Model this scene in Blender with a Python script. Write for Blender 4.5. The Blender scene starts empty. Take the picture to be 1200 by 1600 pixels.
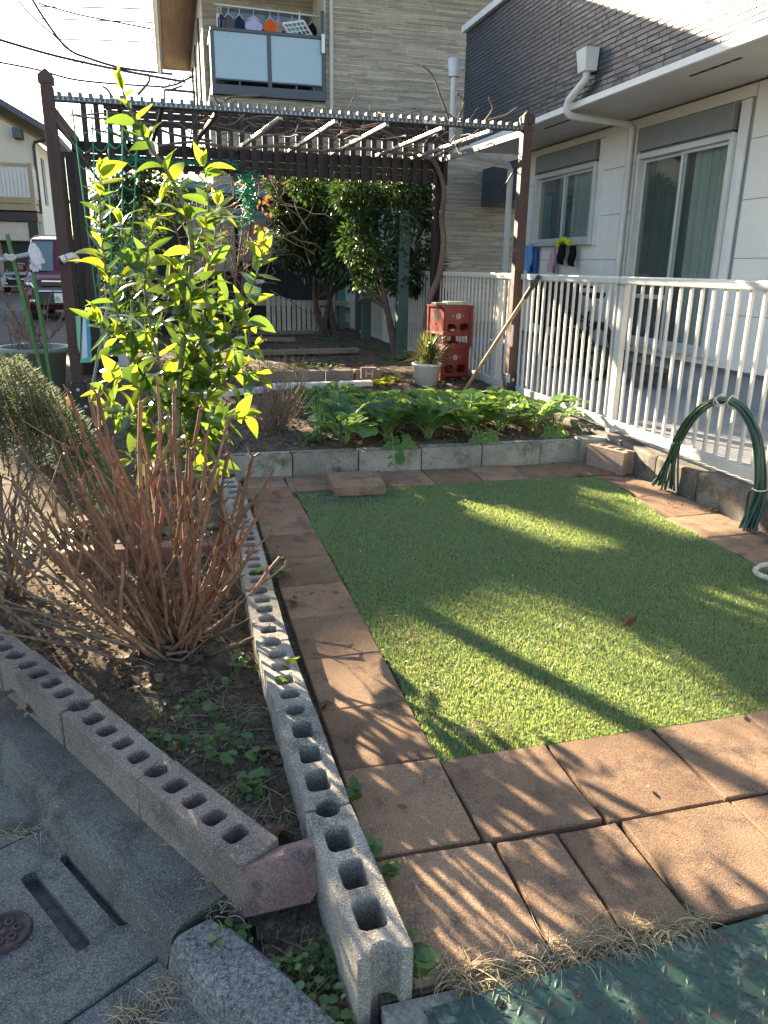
import bpy, bmesh, math, random
from mathutils import Vector, Matrix, noise
random.seed(7)
R = math.radians
SC = bpy.context.scene
COL = SC.collection

# ------------------------------------------------------------------ camera, sky, sun, exposure
EYE = Vector((0.0, 0.0, 1.2))
PITCH, YAW, ROLL, FPX = R(17.7), R(15.0), R(0.9), 1200.0
FW = Vector((math.sin(YAW)*math.cos(PITCH), math.cos(YAW)*math.cos(PITCH), -math.sin(PITCH)))
RT0 = Vector((math.cos(YAW), -math.sin(YAW), 0.0))
UP0 = RT0.cross(FW)
RT = RT0*math.cos(ROLL) + UP0*math.sin(ROLL)
UP = -RT0*math.sin(ROLL) + UP0*math.cos(ROLL)
cam_d = bpy.data.cameras.new('camera')
cam_d.sensor_fit = 'VERTICAL'; cam_d.sensor_height = 36.0; cam_d.lens = 27.0
cam_d.clip_start = 0.05; cam_d.clip_end = 600.0
cam = bpy.data.objects.new('camera', cam_d); COL.objects.link(cam)
m = Matrix((RT, UP, -FW)).transposed().to_4x4(); m.translation = EYE
cam.matrix_world = m
SC.camera = cam

SUN_AZ, SUN_EL = R(-23.0), R(20.0)
world = bpy.data.worlds.new('World'); SC.world = world; world.use_nodes = True
wn = world.node_tree.nodes; wl = world.node_tree.links
sky = wn.new('ShaderNodeTexSky'); sky.sky_type = 'NISHITA'; sky.sun_disc = False
sky.sun_elevation = SUN_EL; sky.sun_rotation = SUN_AZ
sky.air_density = 1.0; sky.dust_density = 0.9; sky.ozone_density = 1.0
wl.new(sky.outputs[0], wn['Background'].inputs[0]); wn['Background'].inputs[1].default_value = 0.056
sd = bpy.data.lights.new('sun', 'SUN'); sd.energy = 5.0; sd.angle = R(0.6); sd.color = (1.0, 0.82, 0.58)
sun = bpy.data.objects.new('sun', sd); COL.objects.link(sun)
SDIR = Vector((math.sin(SUN_AZ)*math.cos(SUN_EL), math.cos(SUN_AZ)*math.cos(SUN_EL), math.sin(SUN_EL)))
sun.rotation_euler = (-SDIR).to_track_quat('-Z', 'Y').to_euler()
sun.location = SDIR*60
SC.view_settings.view_transform = 'Standard'; SC.view_settings.look = 'None'
SC.view_settings.gamma = 1.0; SC.view_settings.use_curve_mapping = False
SC.view_settings.exposure = 2.95
SC.render.engine = 'CYCLES'
try:
    SC.cycles.max_bounces = 8; SC.cycles.transparent_max_bounces = 12; SC.cycles.sample_clamp_indirect = 6.0
    SC.cycles.use_denoising = True
except Exception: pass

def P(px, py, y):
    """A point of the place, surveyed from the photograph: its pixel and its distance y along the garden."""
    d = RT*((px-600)/FPX) - UP*((py-800)/FPX) + FW
    return EYE + d*(y/d.y)

# ------------------------------------------------------------------ helpers
ORG = {}
def tag(o, label=None, cat=None, group=None, kind=None):
    if label: o['label'] = label
    if cat: o['category'] = cat
    if group: o['group'] = group
    if kind: o['kind'] = kind
    return o
def thing(name, label, cat, loc=(0, 0, 0), group=None):
    o = bpy.data.objects.new(name, None); COL.objects.link(o)
    o.empty_display_size = 0.1; o.location = loc; ORG[o.name] = Vector(loc)
    return tag(o, label, cat, group)
def struct(name, loc=(0, 0, 0)):
    o = bpy.data.objects.new(name, None); COL.objects.link(o); o.location = loc; ORG[o.name] = Vector(loc)
    o['kind'] = 'structure'; return o
def link(name, me, parent=None, loc=(0, 0, 0)):
    o = bpy.data.objects.new(name, me); COL.objects.link(o); o.location = loc
    if parent is not None: o.parent = parent
    return o
def copy_tree(o, parent=None):
    c = o.copy(); COL.objects.link(c)
    if parent is not None: c.parent = parent
    for ch in list(o.children): copy_tree(ch, c)
    return c
def org_of(o):
    v = Vector((0, 0, 0))
    while o is not None:
        v += o.location; o = o.parent
    return v

class MB:
    """collects shapes in place coordinates, then links them as one mesh"""
    def __init__(s): s.v = []; s.f = []; s.m = []; s.sm = []
    def add(s, vs, fs, mat=0, smooth=False):
        b = len(s.v); s.v.extend([tuple(p) for p in vs])
        for f in fs: s.f.append([i+b for i in f]); s.m.append(mat); s.sm.append(smooth)
        return s
    def box(s, c, d, rz=0.0, mat=0, M=None, jit=0.0):
        x, y, z = d[0]/2, d[1]/2, d[2]/2
        pts = [Vector((a, b, e)) for a in (-x, x) for b in (-y, y) for e in (-z, z)]
        if jit: pts = [p+Vector([random.uniform(-jit, jit) for _ in range(3)]) for p in pts]
        rot = M if M is not None else Matrix.Rotation(rz, 3, 'Z')
        c = Vector(c); pts = [rot @ p + c for p in pts]
        return s.add(pts, [(0, 1, 3, 2), (4, 6, 7, 5), (0, 4, 5, 1), (2, 3, 7, 6), (0, 2, 6, 4), (1, 5, 7, 3)], mat)
    def b2(s, a, b, mat=0):
        a = Vector(a); b = Vector(b); return s.box((a+b)/2, [abs(q) for q in (b-a)], mat=mat)
    def beam(s, a, b, w, h, up=(0, 0, 1), mat=0):
        a = Vector(a); b = Vector(b); d = b-a; L = d.length; d.normalize()
        sx = d.cross(Vector(up))
        if sx.length < 1e-4: sx = d.cross(Vector((0, 1, 0)))
        sx.normalize(); u = sx.cross(d)
        M = Matrix((sx, d, u)).transposed()
        return s.box((a+b)/2, (w, L, h), M=M, mat=mat)
    def tube(s, pts, r, n=6, mat=0, cap=True, smooth=True):
        pts = [Vector(p) for p in pts]; k = len(pts)
        rs = r if isinstance(r, (list, tuple)) else [r]*k
        vs = []; ref = Vector((0.123, 0.456, 0.88)).normalized()
        for i, p in enumerate(pts):
            t = (pts[min(i+1, k-1)]-pts[max(i-1, 0)])
            if t.length < 1e-9: t = Vector((0, 0, 1))
            t.normalize(); a = t.cross(ref)
            if a.length < .05: a = t.cross(Vector((1, 0, 0)))
            a.normalize(); b = t.cross(a)
            for j in range(n):
                q = 2*math.pi*j/n; vs.append(p+(a*math.cos(q)+b*math.sin(q))*rs[i])
        fs = [(i*n+j, i*n+(j+1) % n, (i+1)*n+(j+1) % n, (i+1)*n+j) for i in range(k-1) for j in range(n)]
        s.add(vs, fs, mat, smooth)
        if cap: s.add(vs[:n], [tuple(range(n))[::-1]], mat); s.add(vs[-n:], [tuple(range(n))], mat)
        return s
    def lathe(s, prof, c=(0, 0, 0), n=16, mat=0, M=None, smooth=True):
        c = Vector(c); vs = []
        for r, z in prof:
            for j in range(n):
                q = 2*math.pi*j/n; p = Vector((r*math.cos(q), r*math.sin(q), z))
                if M is not None: p = M @ p
                vs.append(p+c)
        k = len(prof)
        return s.add(vs, [(i*n+j, i*n+(j+1) % n, (i+1)*n+(j+1) % n, (i+1)*n+j) for i in range(k-1) for j in range(n)], mat, smooth)
    def prism(s, outline, z0, z1, mat=0):
        """outline: (x, y) counter-clockwise; solid between z0 and z1"""
        n = len(outline)
        vs = [(p[0], p[1], z0) for p in outline]+[(p[0], p[1], z1) for p in outline]
        return s.add(vs, [tuple(range(n))[::-1], tuple(range(n, 2*n))]+[(i, (i+1) % n, n+(i+1) % n, n+i) for i in range(n)], mat)
    def wallprism(s, outline, x0, x1, mat=0):
        """outline in (y, z), solid between x0 and x1"""
        n = len(outline)
        vs = [(x0, p[0], p[1]) for p in outline]+[(x1, p[0], p[1]) for p in outline]
        return s.add(vs, [tuple(range(n))[::-1], tuple(range(n, 2*n))]+[(i, (i+1) % n, n+(i+1) % n, n+i) for i in range(n)], mat)
    def quad(s, a, b, c, d, mat=0, smooth=False): return s.add([a, b, c, d], [(0, 1, 2, 3)], mat, smooth)
    def mesh(s, name, mats, off=None):
        me = bpy.data.meshes.new(name)
        off = off or Vector((0, 0, 0))
        me.from_pydata([(p[0]-off[0], p[1]-off[1], p[2]-off[2]) for p in s.v], [], s.f)
        for mt in (mats if isinstance(mats, (list, tuple)) else [mats]): me.materials.append(mt)
        me.polygons.foreach_set('material_index', s.m)
        me.polygons.foreach_set('use_smooth', s.sm)
        me.update(); return me
    def build(s, name, mats, parent=None, bevel=0, label=None, fix=True, own=False):
        """own=True puts the object's origin at the middle of its base"""
        base = org_of(parent) if parent is not None else Vector((0, 0, 0))
        if own or parent is None:
            xs = [p[0] for p in s.v]; ys = [p[1] for p in s.v]; zs = [p[2] for p in s.v]
            o0 = Vector(((min(xs)+max(xs))/2, (min(ys)+max(ys))/2, min(zs)))
        else: o0 = base
        me = s.mesh(name, mats, o0)
        if fix:
            bm = bmesh.new(); bm.from_mesh(me); bmesh.ops.recalc_face_normals(bm, faces=bm.faces); bm.to_mesh(me); bm.free()
        o = link(name, me, parent, o0-base)
        if bevel:
            md = o.modifiers.new('bevel', 'BEVEL'); md.width = bevel; md.segments = 2 if bevel > .004 else 1
            md.limit_method = 'ANGLE'; md.angle_limit = R(40)
        if label: o['label'] = label
        return o

def text_mesh(txt, size, depth=0.001):
    cu = bpy.data.curves.new('t', 'FONT'); cu.body = txt; cu.size = size; cu.extrude = depth
    cu.align_x = 'CENTER'; cu.align_y = 'CENTER'
    ob = bpy.data.objects.new('t', cu); COL.objects.link(ob)
    dg = bpy.context.evaluated_depsgraph_get()
    me = bpy.data.meshes.new_from_object(ob.evaluated_get(dg)); bpy.data.objects.remove(ob); bpy.data.curves.remove(cu)
    return me
def put_text(name, txt, size, mat, parent, loc, right, up, depth=0.001):
    me = text_mesh(txt, size, depth); me.materials.clear(); me.materials.append(mat)
    r = Vector(right).normalized(); u = Vector(up).normalized(); n = r.cross(u)
    M = Matrix((r, u, n)).transposed().to_4x4(); M.translation = Vector(loc)-(org_of(parent) if parent else Vector((0, 0, 0)))
    me.transform(M); return link(name, me, parent)

# ------------------------------------------------------------------ materials
MATS = {}
def base_mat(name):
    mt = bpy.data.materials.new(name); mt.use_nodes = True
    return mt, mt.node_tree.nodes, mt.node_tree.links, mt.node_tree.nodes['Principled BSDF']
def mathn(n, l, op, a, b):
    q = n.new('ShaderNodeMath'); q.operation = op
    for i, v in enumerate((a, b)):
        if isinstance(v, (int, float)): q.inputs[i].default_value = v
        else: l.new(v, q.inputs[i])
    return q.outputs[0]
def noise_n(n, l, vec, scale, detail=4, rough=.6):
    q = n.new('ShaderNodeTexNoise'); q.inputs['Scale'].default_value = scale; q.inputs['Detail'].default_value = detail
    q.inputs['Roughness'].default_value = rough; l.new(vec, q.inputs['Vector']); return q.outputs['Fac']
def ramp_n(n, l, fac, stops):
    q = n.new('ShaderNodeValToRGB'); l.new(fac, q.inputs[0]); e = q.color_ramp.elements
    while len(e) < len(stops): e.new(.5)
    for el, (p, c) in zip(e, stops): el.position = p; el.color = (*c, 1)
    return q.outputs[0]
def mix_n(n, l, fac, a, b, mode='MIX'):
    q = n.new('ShaderNodeMix'); q.data_type = 'RGBA'; q.blend_type = mode
    for i, v in ((0, fac), (6, a), (7, b)):
        if isinstance(v, (int, float)): q.inputs[i].default_value = v
        elif isinstance(v, (tuple, list)): q.inputs[i].default_value = (*v, 1)
        else: l.new(v, q.inputs[i])
    return q.outputs[2]
def surf(name, c1, c2=None, c3=None, big=3.0, fine=60.0, finev=.35, bump=.3, dist=.004, rough=.85, spec=.3, vary=0.0, island=0.0, metal=0.0, streak=None, bscale=None, speck=0.0):
    """mottled surface: broad mottling c1..c2 with stains c3, fine grain and relief; vary/island change the tint per object/piece"""
    if name in MATS: return MATS[name]
    mt, n, l, b = base_mat(name)
    tc = n.new('ShaderNodeTexCoord'); vec = tc.outputs['Object']
    oi = n.new('ShaderNodeObjectInfo')
    va = n.new('ShaderNodeVectorMath'); va.operation = 'ADD'; l.new(vec, va.inputs[0])
    vs = n.new('ShaderNodeVectorMath'); vs.operation = 'SCALE'; vs.inputs[3].default_value = 7.3
    l.new(oi.outputs['Random'], vs.inputs[0]); l.new(vs.outputs[0], va.inputs[1]); vec = va.outputs[0]
    if streak:
        mp = n.new('ShaderNodeMapping'); mp.inputs['Scale'].default_value = streak; l.new(vec, mp.inputs[0]); vecs = mp.outputs[0]
    else: vecs = vec
    c2 = c2 or tuple(x*.75 for x in c1)
    f1 = noise_n(n, l, vecs, big, 6, .65)
    col = ramp_n(n, l, f1, [(.36, c2), (.62, c1)])
    if c3:
        f3 = noise_n(n, l, vecs, big*2.3, 5, .7)
        q = ramp_n(n, l, f3, [(.52, (0, 0, 0)), (.68, (1, 1, 1))])
        col = mix_n(n, l, q, col, c3)
    f2 = noise_n(n, l, vec, fine, 3, .7)
    g = ramp_n(n, l, f2, [(.3, (1-finev,)*3), (.7, (1+finev*.6,)*3)])
    col = mix_n(n, l, 1.0, col, g, 'MULTIPLY')
    if speck:
        f4 = noise_n(n, l, vec, 300, 2, .5)
        q = ramp_n(n, l, f4, [(.60, (0, 0, 0)), (.70, (speck,)*3)]); col = mix_n(n, l, q, col, tuple(min(.8, x*2.3) for x in c1))
        f5 = noise_n(n, l, vec, 210, 2, .5)
        q = ramp_n(n, l, f5, [(.30, (speck,)*3), (.40, (0, 0, 0))]); col = mix_n(n, l, q, col, tuple(x*.25 for x in c1))
    if vary or island:
        src = oi.outputs['Random']; amt = vary
        if island:
            ge = n.new('ShaderNodeNewGeometry'); src = ge.outputs['Random Per Island']; amt = island
        v = mathn(n, l, 'MULTIPLY_ADD', src, 2*amt); v.node.inputs[2].default_value = 1-amt
        cb = n.new('ShaderNodeCombineColor')
        for i in range(3): l.new(v, cb.inputs[i])
        col = mix_n(n, l, 1.0, col, cb.outputs[0], 'MULTIPLY')
    l.new(col, b.inputs['Base Color'])
    b.inputs['Roughness'].default_value = rough; b.inputs['Metallic'].default_value = metal
    b.inputs['Specular IOR Level'].default_value = spec
    if bump:
        bp = n.new('ShaderNodeBump'); bp.inputs['Strength'].default_value = bump; bp.inputs['Distance'].default_value = dist
        fb = noise_n(n, l, vec, bscale or fine*.8, 5, .7); l.new(fb, bp.inputs['Height']); l.new(bp.outputs[0], b.inputs['Normal'])
    MATS[name] = mt; return mt
def plain(name, c, rough=.5, spec=.5, metal=0.0, vary=.0): 
    return surf(name, c, tuple(x*.9 for x in c), big=5, fine=90, finev=.06, bump=0, rough=rough, spec=spec, metal=metal, vary=vary)
def leafy(name, c1, c2, trans, rough=.35, spec=.5, tw=.5, island=True, back=None):
    """leaf: glossy upper face, light shining through; tint varies from leaf to leaf"""
    if name in MATS: return MATS[name]
    mt, n, l, b = base_mat(name)
    ge = n.new('ShaderNodeNewGeometry'); oi = n.new('ShaderNodeObjectInfo')
    rnd = ge.outputs['Random Per Island'] if island else oi.outputs['Random']
    col = ramp_n(n, l, rnd, [(.1, c1), (.9, c2)])
    tc = n.new('ShaderNodeTexCoord'); nz = noise_n(n, l, tc.outputs['Object'], 40, 3)
    gm = ramp_n(n, l, nz, [(.3, (.8,)*3), (.7, (1.15,)*3)]); col = mix_n(n, l, 1.0, col, gm, 'MULTIPLY')
    l.new(col, b.inputs['Base Color']); b.inputs['Roughness'].default_value = rough; b.inputs['Specular IOR Level'].default_value = spec
    tr = n.new('ShaderNodeBsdfTranslucent')
    tcol = mix_n(n, l, .25, trans, col); l.new(tcol, tr.inputs[0])
    mx = n.new('ShaderNodeMixShader'); mx.inputs[0].default_value = tw
    l.new(b.outputs[0], mx.inputs[1]); l.new(tr.outputs[0], mx.inputs[2]); l.new(mx.outputs[0], n['Material Output'].inputs[0])
    MATS[name] = mt; return mt
def glass(name, tint=(.9, .95, .95), rough=.02, alpha=.35, spec=.6):
    if name in MATS: return MATS[name]
    mt, n, l, b = base_mat(name)
    b.inputs['Base Color'].default_value = (*tint, 1); b.inputs['Roughness'].default_value = rough; b.inputs['Specular IOR Level'].default_value = spec
    tp = n.new('ShaderNodeBsdfTransparent'); tp.inputs[0].default_value = (*[min(1, t*1.05) for t in tint], 1)
    gl = n.new('ShaderNodeBsdfGlossy'); gl.inputs['Roughness'].default_value = rough
    lw = n.new('ShaderNodeLayerWeight'); lw.inputs['Blend'].default_value = .5
    p5 = mathn(n, l, 'POWER', lw.outputs['Facing'], 4.0); fo = mathn(n, l, 'MULTIPLY_ADD', p5, .9); fo.node.inputs[2].default_value = .045
    mx = n.new('ShaderNodeMixShader'); mx.inputs[0].default_value = alpha
    l.new(tp.outputs[0], mx.inputs[1]); l.new(b.outputs[0], mx.inputs[2])
    m2 = n.new('ShaderNodeMixShader'); l.new(fo, m2.inputs[0]); l.new(mx.outputs[0], m2.inputs[1]); l.new(gl.outputs[0], m2.inputs[2])
    l.new(m2.outputs[0], n['Material Output'].inputs[0]); MATS[name] = mt; return mt

concrete = surf('concrete', (.42, .385, .33), (.29, .27, .235), (.17, .165, .14), big=4, fine=260, finev=.6, bump=1.0, dist=.006, vary=.12, spec=.2, speck=.7)
pink_concrete = surf('pink concrete', (.31, .26, .22), (.22, .18, .155), (.16, .145, .13), big=4, fine=260, finev=.6, bump=1.0, dist=.006, vary=.12, spec=.2, speck=.7)
stained_concrete = surf('stained concrete', (.22, .20, .17), (.10, .09, .075), (.05, .05, .038), big=2.6, fine=180, finev=.5, bump=.8, dist=.006, vary=.15, spec=.15, speck=.4)
bed_concrete = surf('mossy concrete', (.33, .32, .28), (.20, .195, .16), (.11, .115, .075), big=3.5, fine=200, finev=.45, bump=.7, dist=.004, vary=.15, spec=.2, speck=.4)
kerb_mat = surf('kerb concrete', (.175, .168, .152), (.10, .097, .086), (.058, .056, .042), big=3, fine=240, finev=.7, bump=.8, dist=.005, spec=.25, speck=.6)
kerb_agg = surf('terrazzo kerb', (.18, .18, .172), (.125, .125, .12), None, big=5, fine=110, finev=.8, bump=.5, dist=.003, spec=.25, speck=.8)
gutter_mat = surf('gutter concrete', (.215, .21, .195), (.125, .125, .12), (.075, .078, .066), big=2.5, fine=240, finev=.75, bump=.9, dist=.005, spec=.25, vary=.06, speck=.7)
asphalt = surf('asphalt', (.075, .077, .08), (.05, .052, .055), (.1, .1, .1), big=.8, fine=60, finev=.5, bump=.5, dist=.005, spec=.3)
paver_mat = surf('rubber paver', (.33, .22, .145), (.225, .15, .10), (.135, .10, .08), big=3.6, fine=330, finev=.65, bump=.9, dist=.0035, vary=.24, rough=.95, spec=.1, speck=.28)
soil_mat = surf('garden soil', (.15, .115, .08), (.075, .058, .042), (.22, .17, .115), big=7, fine=120, finev=.7, bump=.9, dist=.01, rough=.95, spec=.1)
apron_mat = surf('apron concrete', (.40, .40, .39), (.33, .33, .325), (.26, .26, .25), big=1.2, fine=80, finev=.18, bump=.15, dist=.002, spec=.2)
# ------------------------------------------------------------------ ground, road, gutter
def road_z(x, y): return -0.125 + 0.345*max(0.0, min(1.0, (y-5)/10.0))
def kerb_x(y):    # outer foot line of the kerb-side block row
    return 0.053-0.549*(y-1.25)
def ground_sheet():
    mb = MB(); mb.quad((-250, -60, -.6), (250, -60, -.6), (250, 400, -.6), (-250, 400, -.6))
    return mb
tag(ground_sheet().build('ground', surf('far earth', (.16, .15, .13), big=.3, fine=5)), kind='structure')
def road():
    mb = MB(); xs = [-40, -20, -10, -6, -4, -2.5, -1.0, 0, 2]; ys = [-6, 0, 2, 4, 5, 6, 7, 8, 9, 10, 11, 12, 13, 14, 15, 20, 40, 90]
    vs = [(x, y, road_z(x, y)-.012) for y in ys for x in xs]; n = len(xs)
    fs = [(j*n+i, j*n+i+1, (j+1)*n+i+1, (j+1)*n+i) for j in range(len(ys)-1) for i in range(n-1)]
    mb.add(vs, fs, 0, True); return mb
tag(road().build('road', asphalt), kind='structure')

KD = Vector((-.524, .852, 0)); KN = Vector((-.852, -.524, 0))     # along the kerb, and from the kerb towards the road
K0 = Vector((-.075, 1.235, 0))
def K(u, v, z): p = K0+KD*u+KN*v; return Vector((p.x, p.y, z))
def ring(cx, cy, hx, hy, r, k=3):
    out = []
    for sx, sy, a0 in ((1, 1, 0), (-1, 1, 90), (-1, -1, 180), (1, -1, 270)):
        for i in range(k+1):
            a = R(a0+90*i/k); out.append((cx+sx*(hx-r)+r*math.cos(a), cy+sy*(hy-r)+r*math.sin(a)))
    return out
def hole_cell(mb, rect, hole, zt, zb, xf, k=3, mat=0, hmat=None, bottom=True):
    """a top face with a rounded rectangular hole going down to zb"""
    u0, v0, u1, v1 = rect; rg = ring(*hole, k=k); n = len(rg); hm = mat if hmat is None else hmat
    cs = [(u1, v1), (u0, v1), (u0, v0), (u1, v0)]
    vs = [xf(u, v, zt) for u, v in cs]+[xf(u, v, zt) for u, v in rg]+[xf(u, v, zb) for u, v in rg]
    fs = []
    for c in range(4):
        for i in range(k): fs.append((c, 4+c*(k+1)+i, 4+c*(k+1)+i+1))
        fs.append((c, 4+c*(k+1)+k, 4+((c+1) % 4)*(k+1), (c+1) % 4))
    mb.add(vs, fs, mat)
    mb.add(vs[4:], [(i, (i+1) % n, n+(i+1) % n, n+i) for i in range(n)]+([tuple(range(n, 2*n))] if bottom else []), hm)
gut = struct('gutter', K(0, .3, -.115))
dark_hole = plain('drain darkness', (.02, .02, .02), rough=.9, spec=.1)
def slab(u0, u1, v0, v1, holes=(), z=-.112):
    mb = MB(); us = sorted({u0, u1} | {h[0]-h[2]-.03 for h in holes} | {h[0]+h[2]+.03 for h in holes})
    for a, b in zip(us[:-1], us[1:]):
        hs = [h for h in holes if a-1e-6 <= h[0] <= b+1e-6]
        hs.sort(key=lambda h: h[1])
        if not hs: mb.quad(K(a, v0, z), K(b, v0, z), K(b, v1, z), K(a, v1, z)); continue
        vb = [v0]+[(p[1]+q[1])/2 for p, q in zip(hs[:-1], hs[1:])]+[v1]
        for h, va, vc in zip(hs, vb[:-1], vb[1:]): hole_cell(mb, (a, va, b, vc), h, z, z-.12, lambda p, q, zz: K(p, q, zz), k=4, bottom=True)
    e = [(u0, v0), (u1, v0), (u1, v1), (u0, v1)]
    for i in range(4):
        p, q = e[i], e[(i+1) % 4]; mb.quad(K(*p, z), K(*q, z), K(*q, z-.2), K(*p, z-.2))
    return mb
def KU(p): d = Vector((p[0], p[1], 0))-K0; return d.dot(KD), d.dot(KN)
s1a = KU((-.403, 1.536)); s1b = KU((-.255, 1.324)); s2a = KU((-.322, 1.586)); s2b = KU((-.183, 1.363))
def slot(a, b): return ((a[0]+b[0])/2, (a[1]+b[1])/2, abs(a[0]-b[0])/2+.012, .017, .016)
U1 = KU((-.422, 1.685))[0]; U0 = KU((-.19, 1.21))[0]
slab(U0, U1-.006, .02, .62, (slot(s1a, s1b), slot(s2a, s2b))).build('drain_slab', gutter_mat, gut, bevel=.004, fix=False)
slab(U1, U1+.62, .02, .62).build('gutter_slab', gutter_mat, gut, bevel=.004, fix=False)
slab(U1+.626, U1+1.25, .02, .62).build('gutter_slab', gutter_mat, gut, bevel=.004, fix=False)
slab(U1+1.256, U1+1.9, .02, .62).build('gutter_slab', gutter_mat, gut, bevel=.004, fix=False)
slab(U0-.45, U0-.006, -.25, .62, z=-.118).build('gutter_slab', gutter_mat, gut, bevel=.004, fix=False)
# round iron lid with an embossed flower
lid = thing('iron_lid', 'small round rusty iron lid with embossed flower set in gutter', 'drain lid', (-.418, 1.387, -.11))
iron = surf('rusty iron', (.085, .06, .055), (.05, .04, .04), big=20, fine=150, bump=.5, rough=.7, metal=.3)
mb = MB(); lc = Vector((-.418, 1.387, -.11))
mb.lathe([(0, .003), (.044, .003), (.046, .006), (.052, .006), (.054, .0), (.054, -.02)], lc, 28); mb.build('disc', iron, lid)
mb = MB()
for k in range(6):
    a = k*math.pi/3+.3; c = lc+Vector((math.cos(a)*.024, math.sin(a)*.024, .003))
    mb.lathe([(0.011, 0), (.010, .003), (.006, .003), (.005, 0)], c, 10)
mb.lathe([(.009, .003), (.008, .006), (0, .006)], lc, 10); mb.build('flower_emblem', iron, lid)

kerb = struct('kerb', K(0, 0, -.115))
def kerb_piece(u0, u1, inner=None):
    mb = MB(); prof = [(.024, -.2), (.024, -.112), (.008, -.055), (-.006, -.040), (-.022, -.034), (-.19, -.03), (-.19, -.2)]
    k = len(prof); N = 6
    vs = []
    for i in range(N+1):
        u = u0+(u1-u0)*i/N
        for v, z in prof: vs.append(K(u, v, z+random.uniform(-.0015, .0015)))
    fs = [(i*k+j, i*k+(j+1) % k, (i+1)*k+(j+1) % k, (i+1)*k+j) for i in range(N) for j in range(k)]
    mb.add(vs, fs, 0, False); mb.add(vs[:k], [tuple(range(k))]); mb.add(vs[-k:], [tuple(range(k))[::-1]])
    return mb
kerb_piece(0.004, 1.25).build('kerb_stone', kerb_mat, kerb, bevel=.005)
kerb_piece(1.256, 1.9).build('kerb_stone', kerb_mat, kerb, bevel=.005)
kerb_piece(1.906, 2.9).build('kerb_stone', kerb_mat, kerb, bevel=.005)
# the corner kerb that turns towards the entrance
mb = MB(); o_ = [(-.083, 1.222), (-.066, 1.19), (-.03, 1.125), (.06, 1.0), (.16, .88)]; i_ = [(-.012, 1.25), (.03, 1.215), (.085, 1.14), (.2, .96), (.27, .86)]
zt = -.036; n = len(o_); vs = []
for (a, b), (c, d) in zip(o_, i_):
    dx, dy = a-c, b-d; L = math.hypot(dx, dy); dx /= L; dy /= L
    vs += [(a+dx*.03, b+dy*.03, -.2), (a+dx*.006, b+dy*.006, zt-.02), (a-dx*.012, b-dy*.012, zt), (c, d, zt+.002), (c, d, -.2)]
mb.add(vs, [(i*5+j, i*5+(j+1) % 5, (i+1)*5+(j+1) % 5, (i+1)*5+j) for i in range(n-1) for j in range(5)]+[(0, 1, 2, 3, 4)], 0)
mb.build('kerb_stone', kerb_agg, kerb, bevel=.006)

# ------------------------------------------------------------------ garden soil
def soil_h(x, y):
    def ss(a, b, t): t = max(0., min(1., (t-a)/(b-a))); return t*t*(3-2*t)
    h = -.005
    h += -.075*(1-ss(1.18, 1.42, y))*ss(-.1, .05, x)
    h += .10*ss(4.45, 4.62, y)*ss(.2, .45, x) + .03*ss(2.5, 4.5, y)
    h += .06*ss(6.4, 6.7, y) + .05*ss(7.05, 7.25, y)
    h += -.03*(1-ss(-2.6, -1.0, x))
    if y < 4.4: h += .02*math.exp(-((x+.07)**2+(y-2.35)**2)/.05)
    p = Vector((x*9, y*9, 0)); q = Vector((x*34, y*34, 3)); s = Vector((x*2.2, y*2.2, 9))
    h += .010*noise.noise(s)+.012*noise.noise(p)+.007*abs(noise.noise(q))
    return h
def soil_in(x, y):
    if y > 14.5 or y < .72: return False
    if y < 1.3: return .06-(y-1.25)*.6 < x < .25 if y > 1.2 else (.02+(1.2-y)*.62 < x < .25)
    if y < 5: lo = kerb_x(y)+.03
    elif y < 8: lo = -1.75
    else: lo = -1.15
    hi = .27 if y < 4.46 else 2.74
    return lo < x < hi
def soil():
    mb = MB(); idx = {}; s1 = .018
    def grid(x0, x1, y0, y1, st):
        nx = int((x1-x0)/st)+1; ny = int((y1-y0)/st)+1; d = {}
        vs = []; fs = []
        for j in range(ny):
            for i in range(nx):
                x = x0+i*st; y = y0+j*st; d[i, j] = len(vs); vs.append((x, y, soil_h(x, y)))
        for j in range(ny-1):
            for i in range(nx-1):
                if soil_in(x0+(i+.5)*st, y0+(j+.5)*st): fs.append((d[i, j], d[i+1, j], d[i+1, j+1], d[i, j+1]))
        mb.add(vs, fs, 0, True)
    grid(-1.0, .29, .72, 3.0, .014); grid(-1.9, .29, 3.0, 4.47, .022); grid(-1.9, 2.75, 4.47, 7.3, .03); grid(-1.9, 2.75, 7.3, 14.5, .06)
    me = mb.mesh('garden_soil', soil_mat); o = link('garden_soil', me); o['kind'] = 'structure'
    bm = bmesh.new(); bm.from_mesh(me); bmesh.ops.delete(bm, geom=[v for v in bm.verts if not v.link_faces], context='VERTS')
    bmesh.ops.recalc_face_normals(bm, faces=bm.faces); bm.to_mesh(me); bm.free()
soil()
def crumbs():      # loose crumbs and small stones on the soil
    mb = MB(); rnd = random.Random(3)
    for i in range(9000):
        if i < 3800: y = 1.0+rnd.random()**1.5*2.6; x = rnd.uniform(-.9, .24)
        else: y = rnd.uniform(4.55, 7.2); x = rnd.uniform(-.3, 2.65)
        if not soil_in(x, y): continue
        r = rnd.choice((.003, .004, .004, .006, .009))*(1 if i < 3800 else 1.7); z = soil_h(x, y)
        c = Vector((x, y, z+r*.4)); v = [c+Vector(d)*r*rnd.uniform(.7, 1.3) for d in ((1, 0, 0), (-1, 0, 0), (0, 1, 0), (0, -1, 0), (0, 0, 1))]
        mb.add(v, [(0, 2, 4), (2, 1, 4), (1, 3, 4), (3, 0, 4)])
    tag(mb.build('soil_crumbs', surf('crumbs', (.13, .10, .072), (.06, .05, .04), big=9, fine=50, island=.6, bump=0, rough=.95)), kind='stuff')
crumbs()

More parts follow.
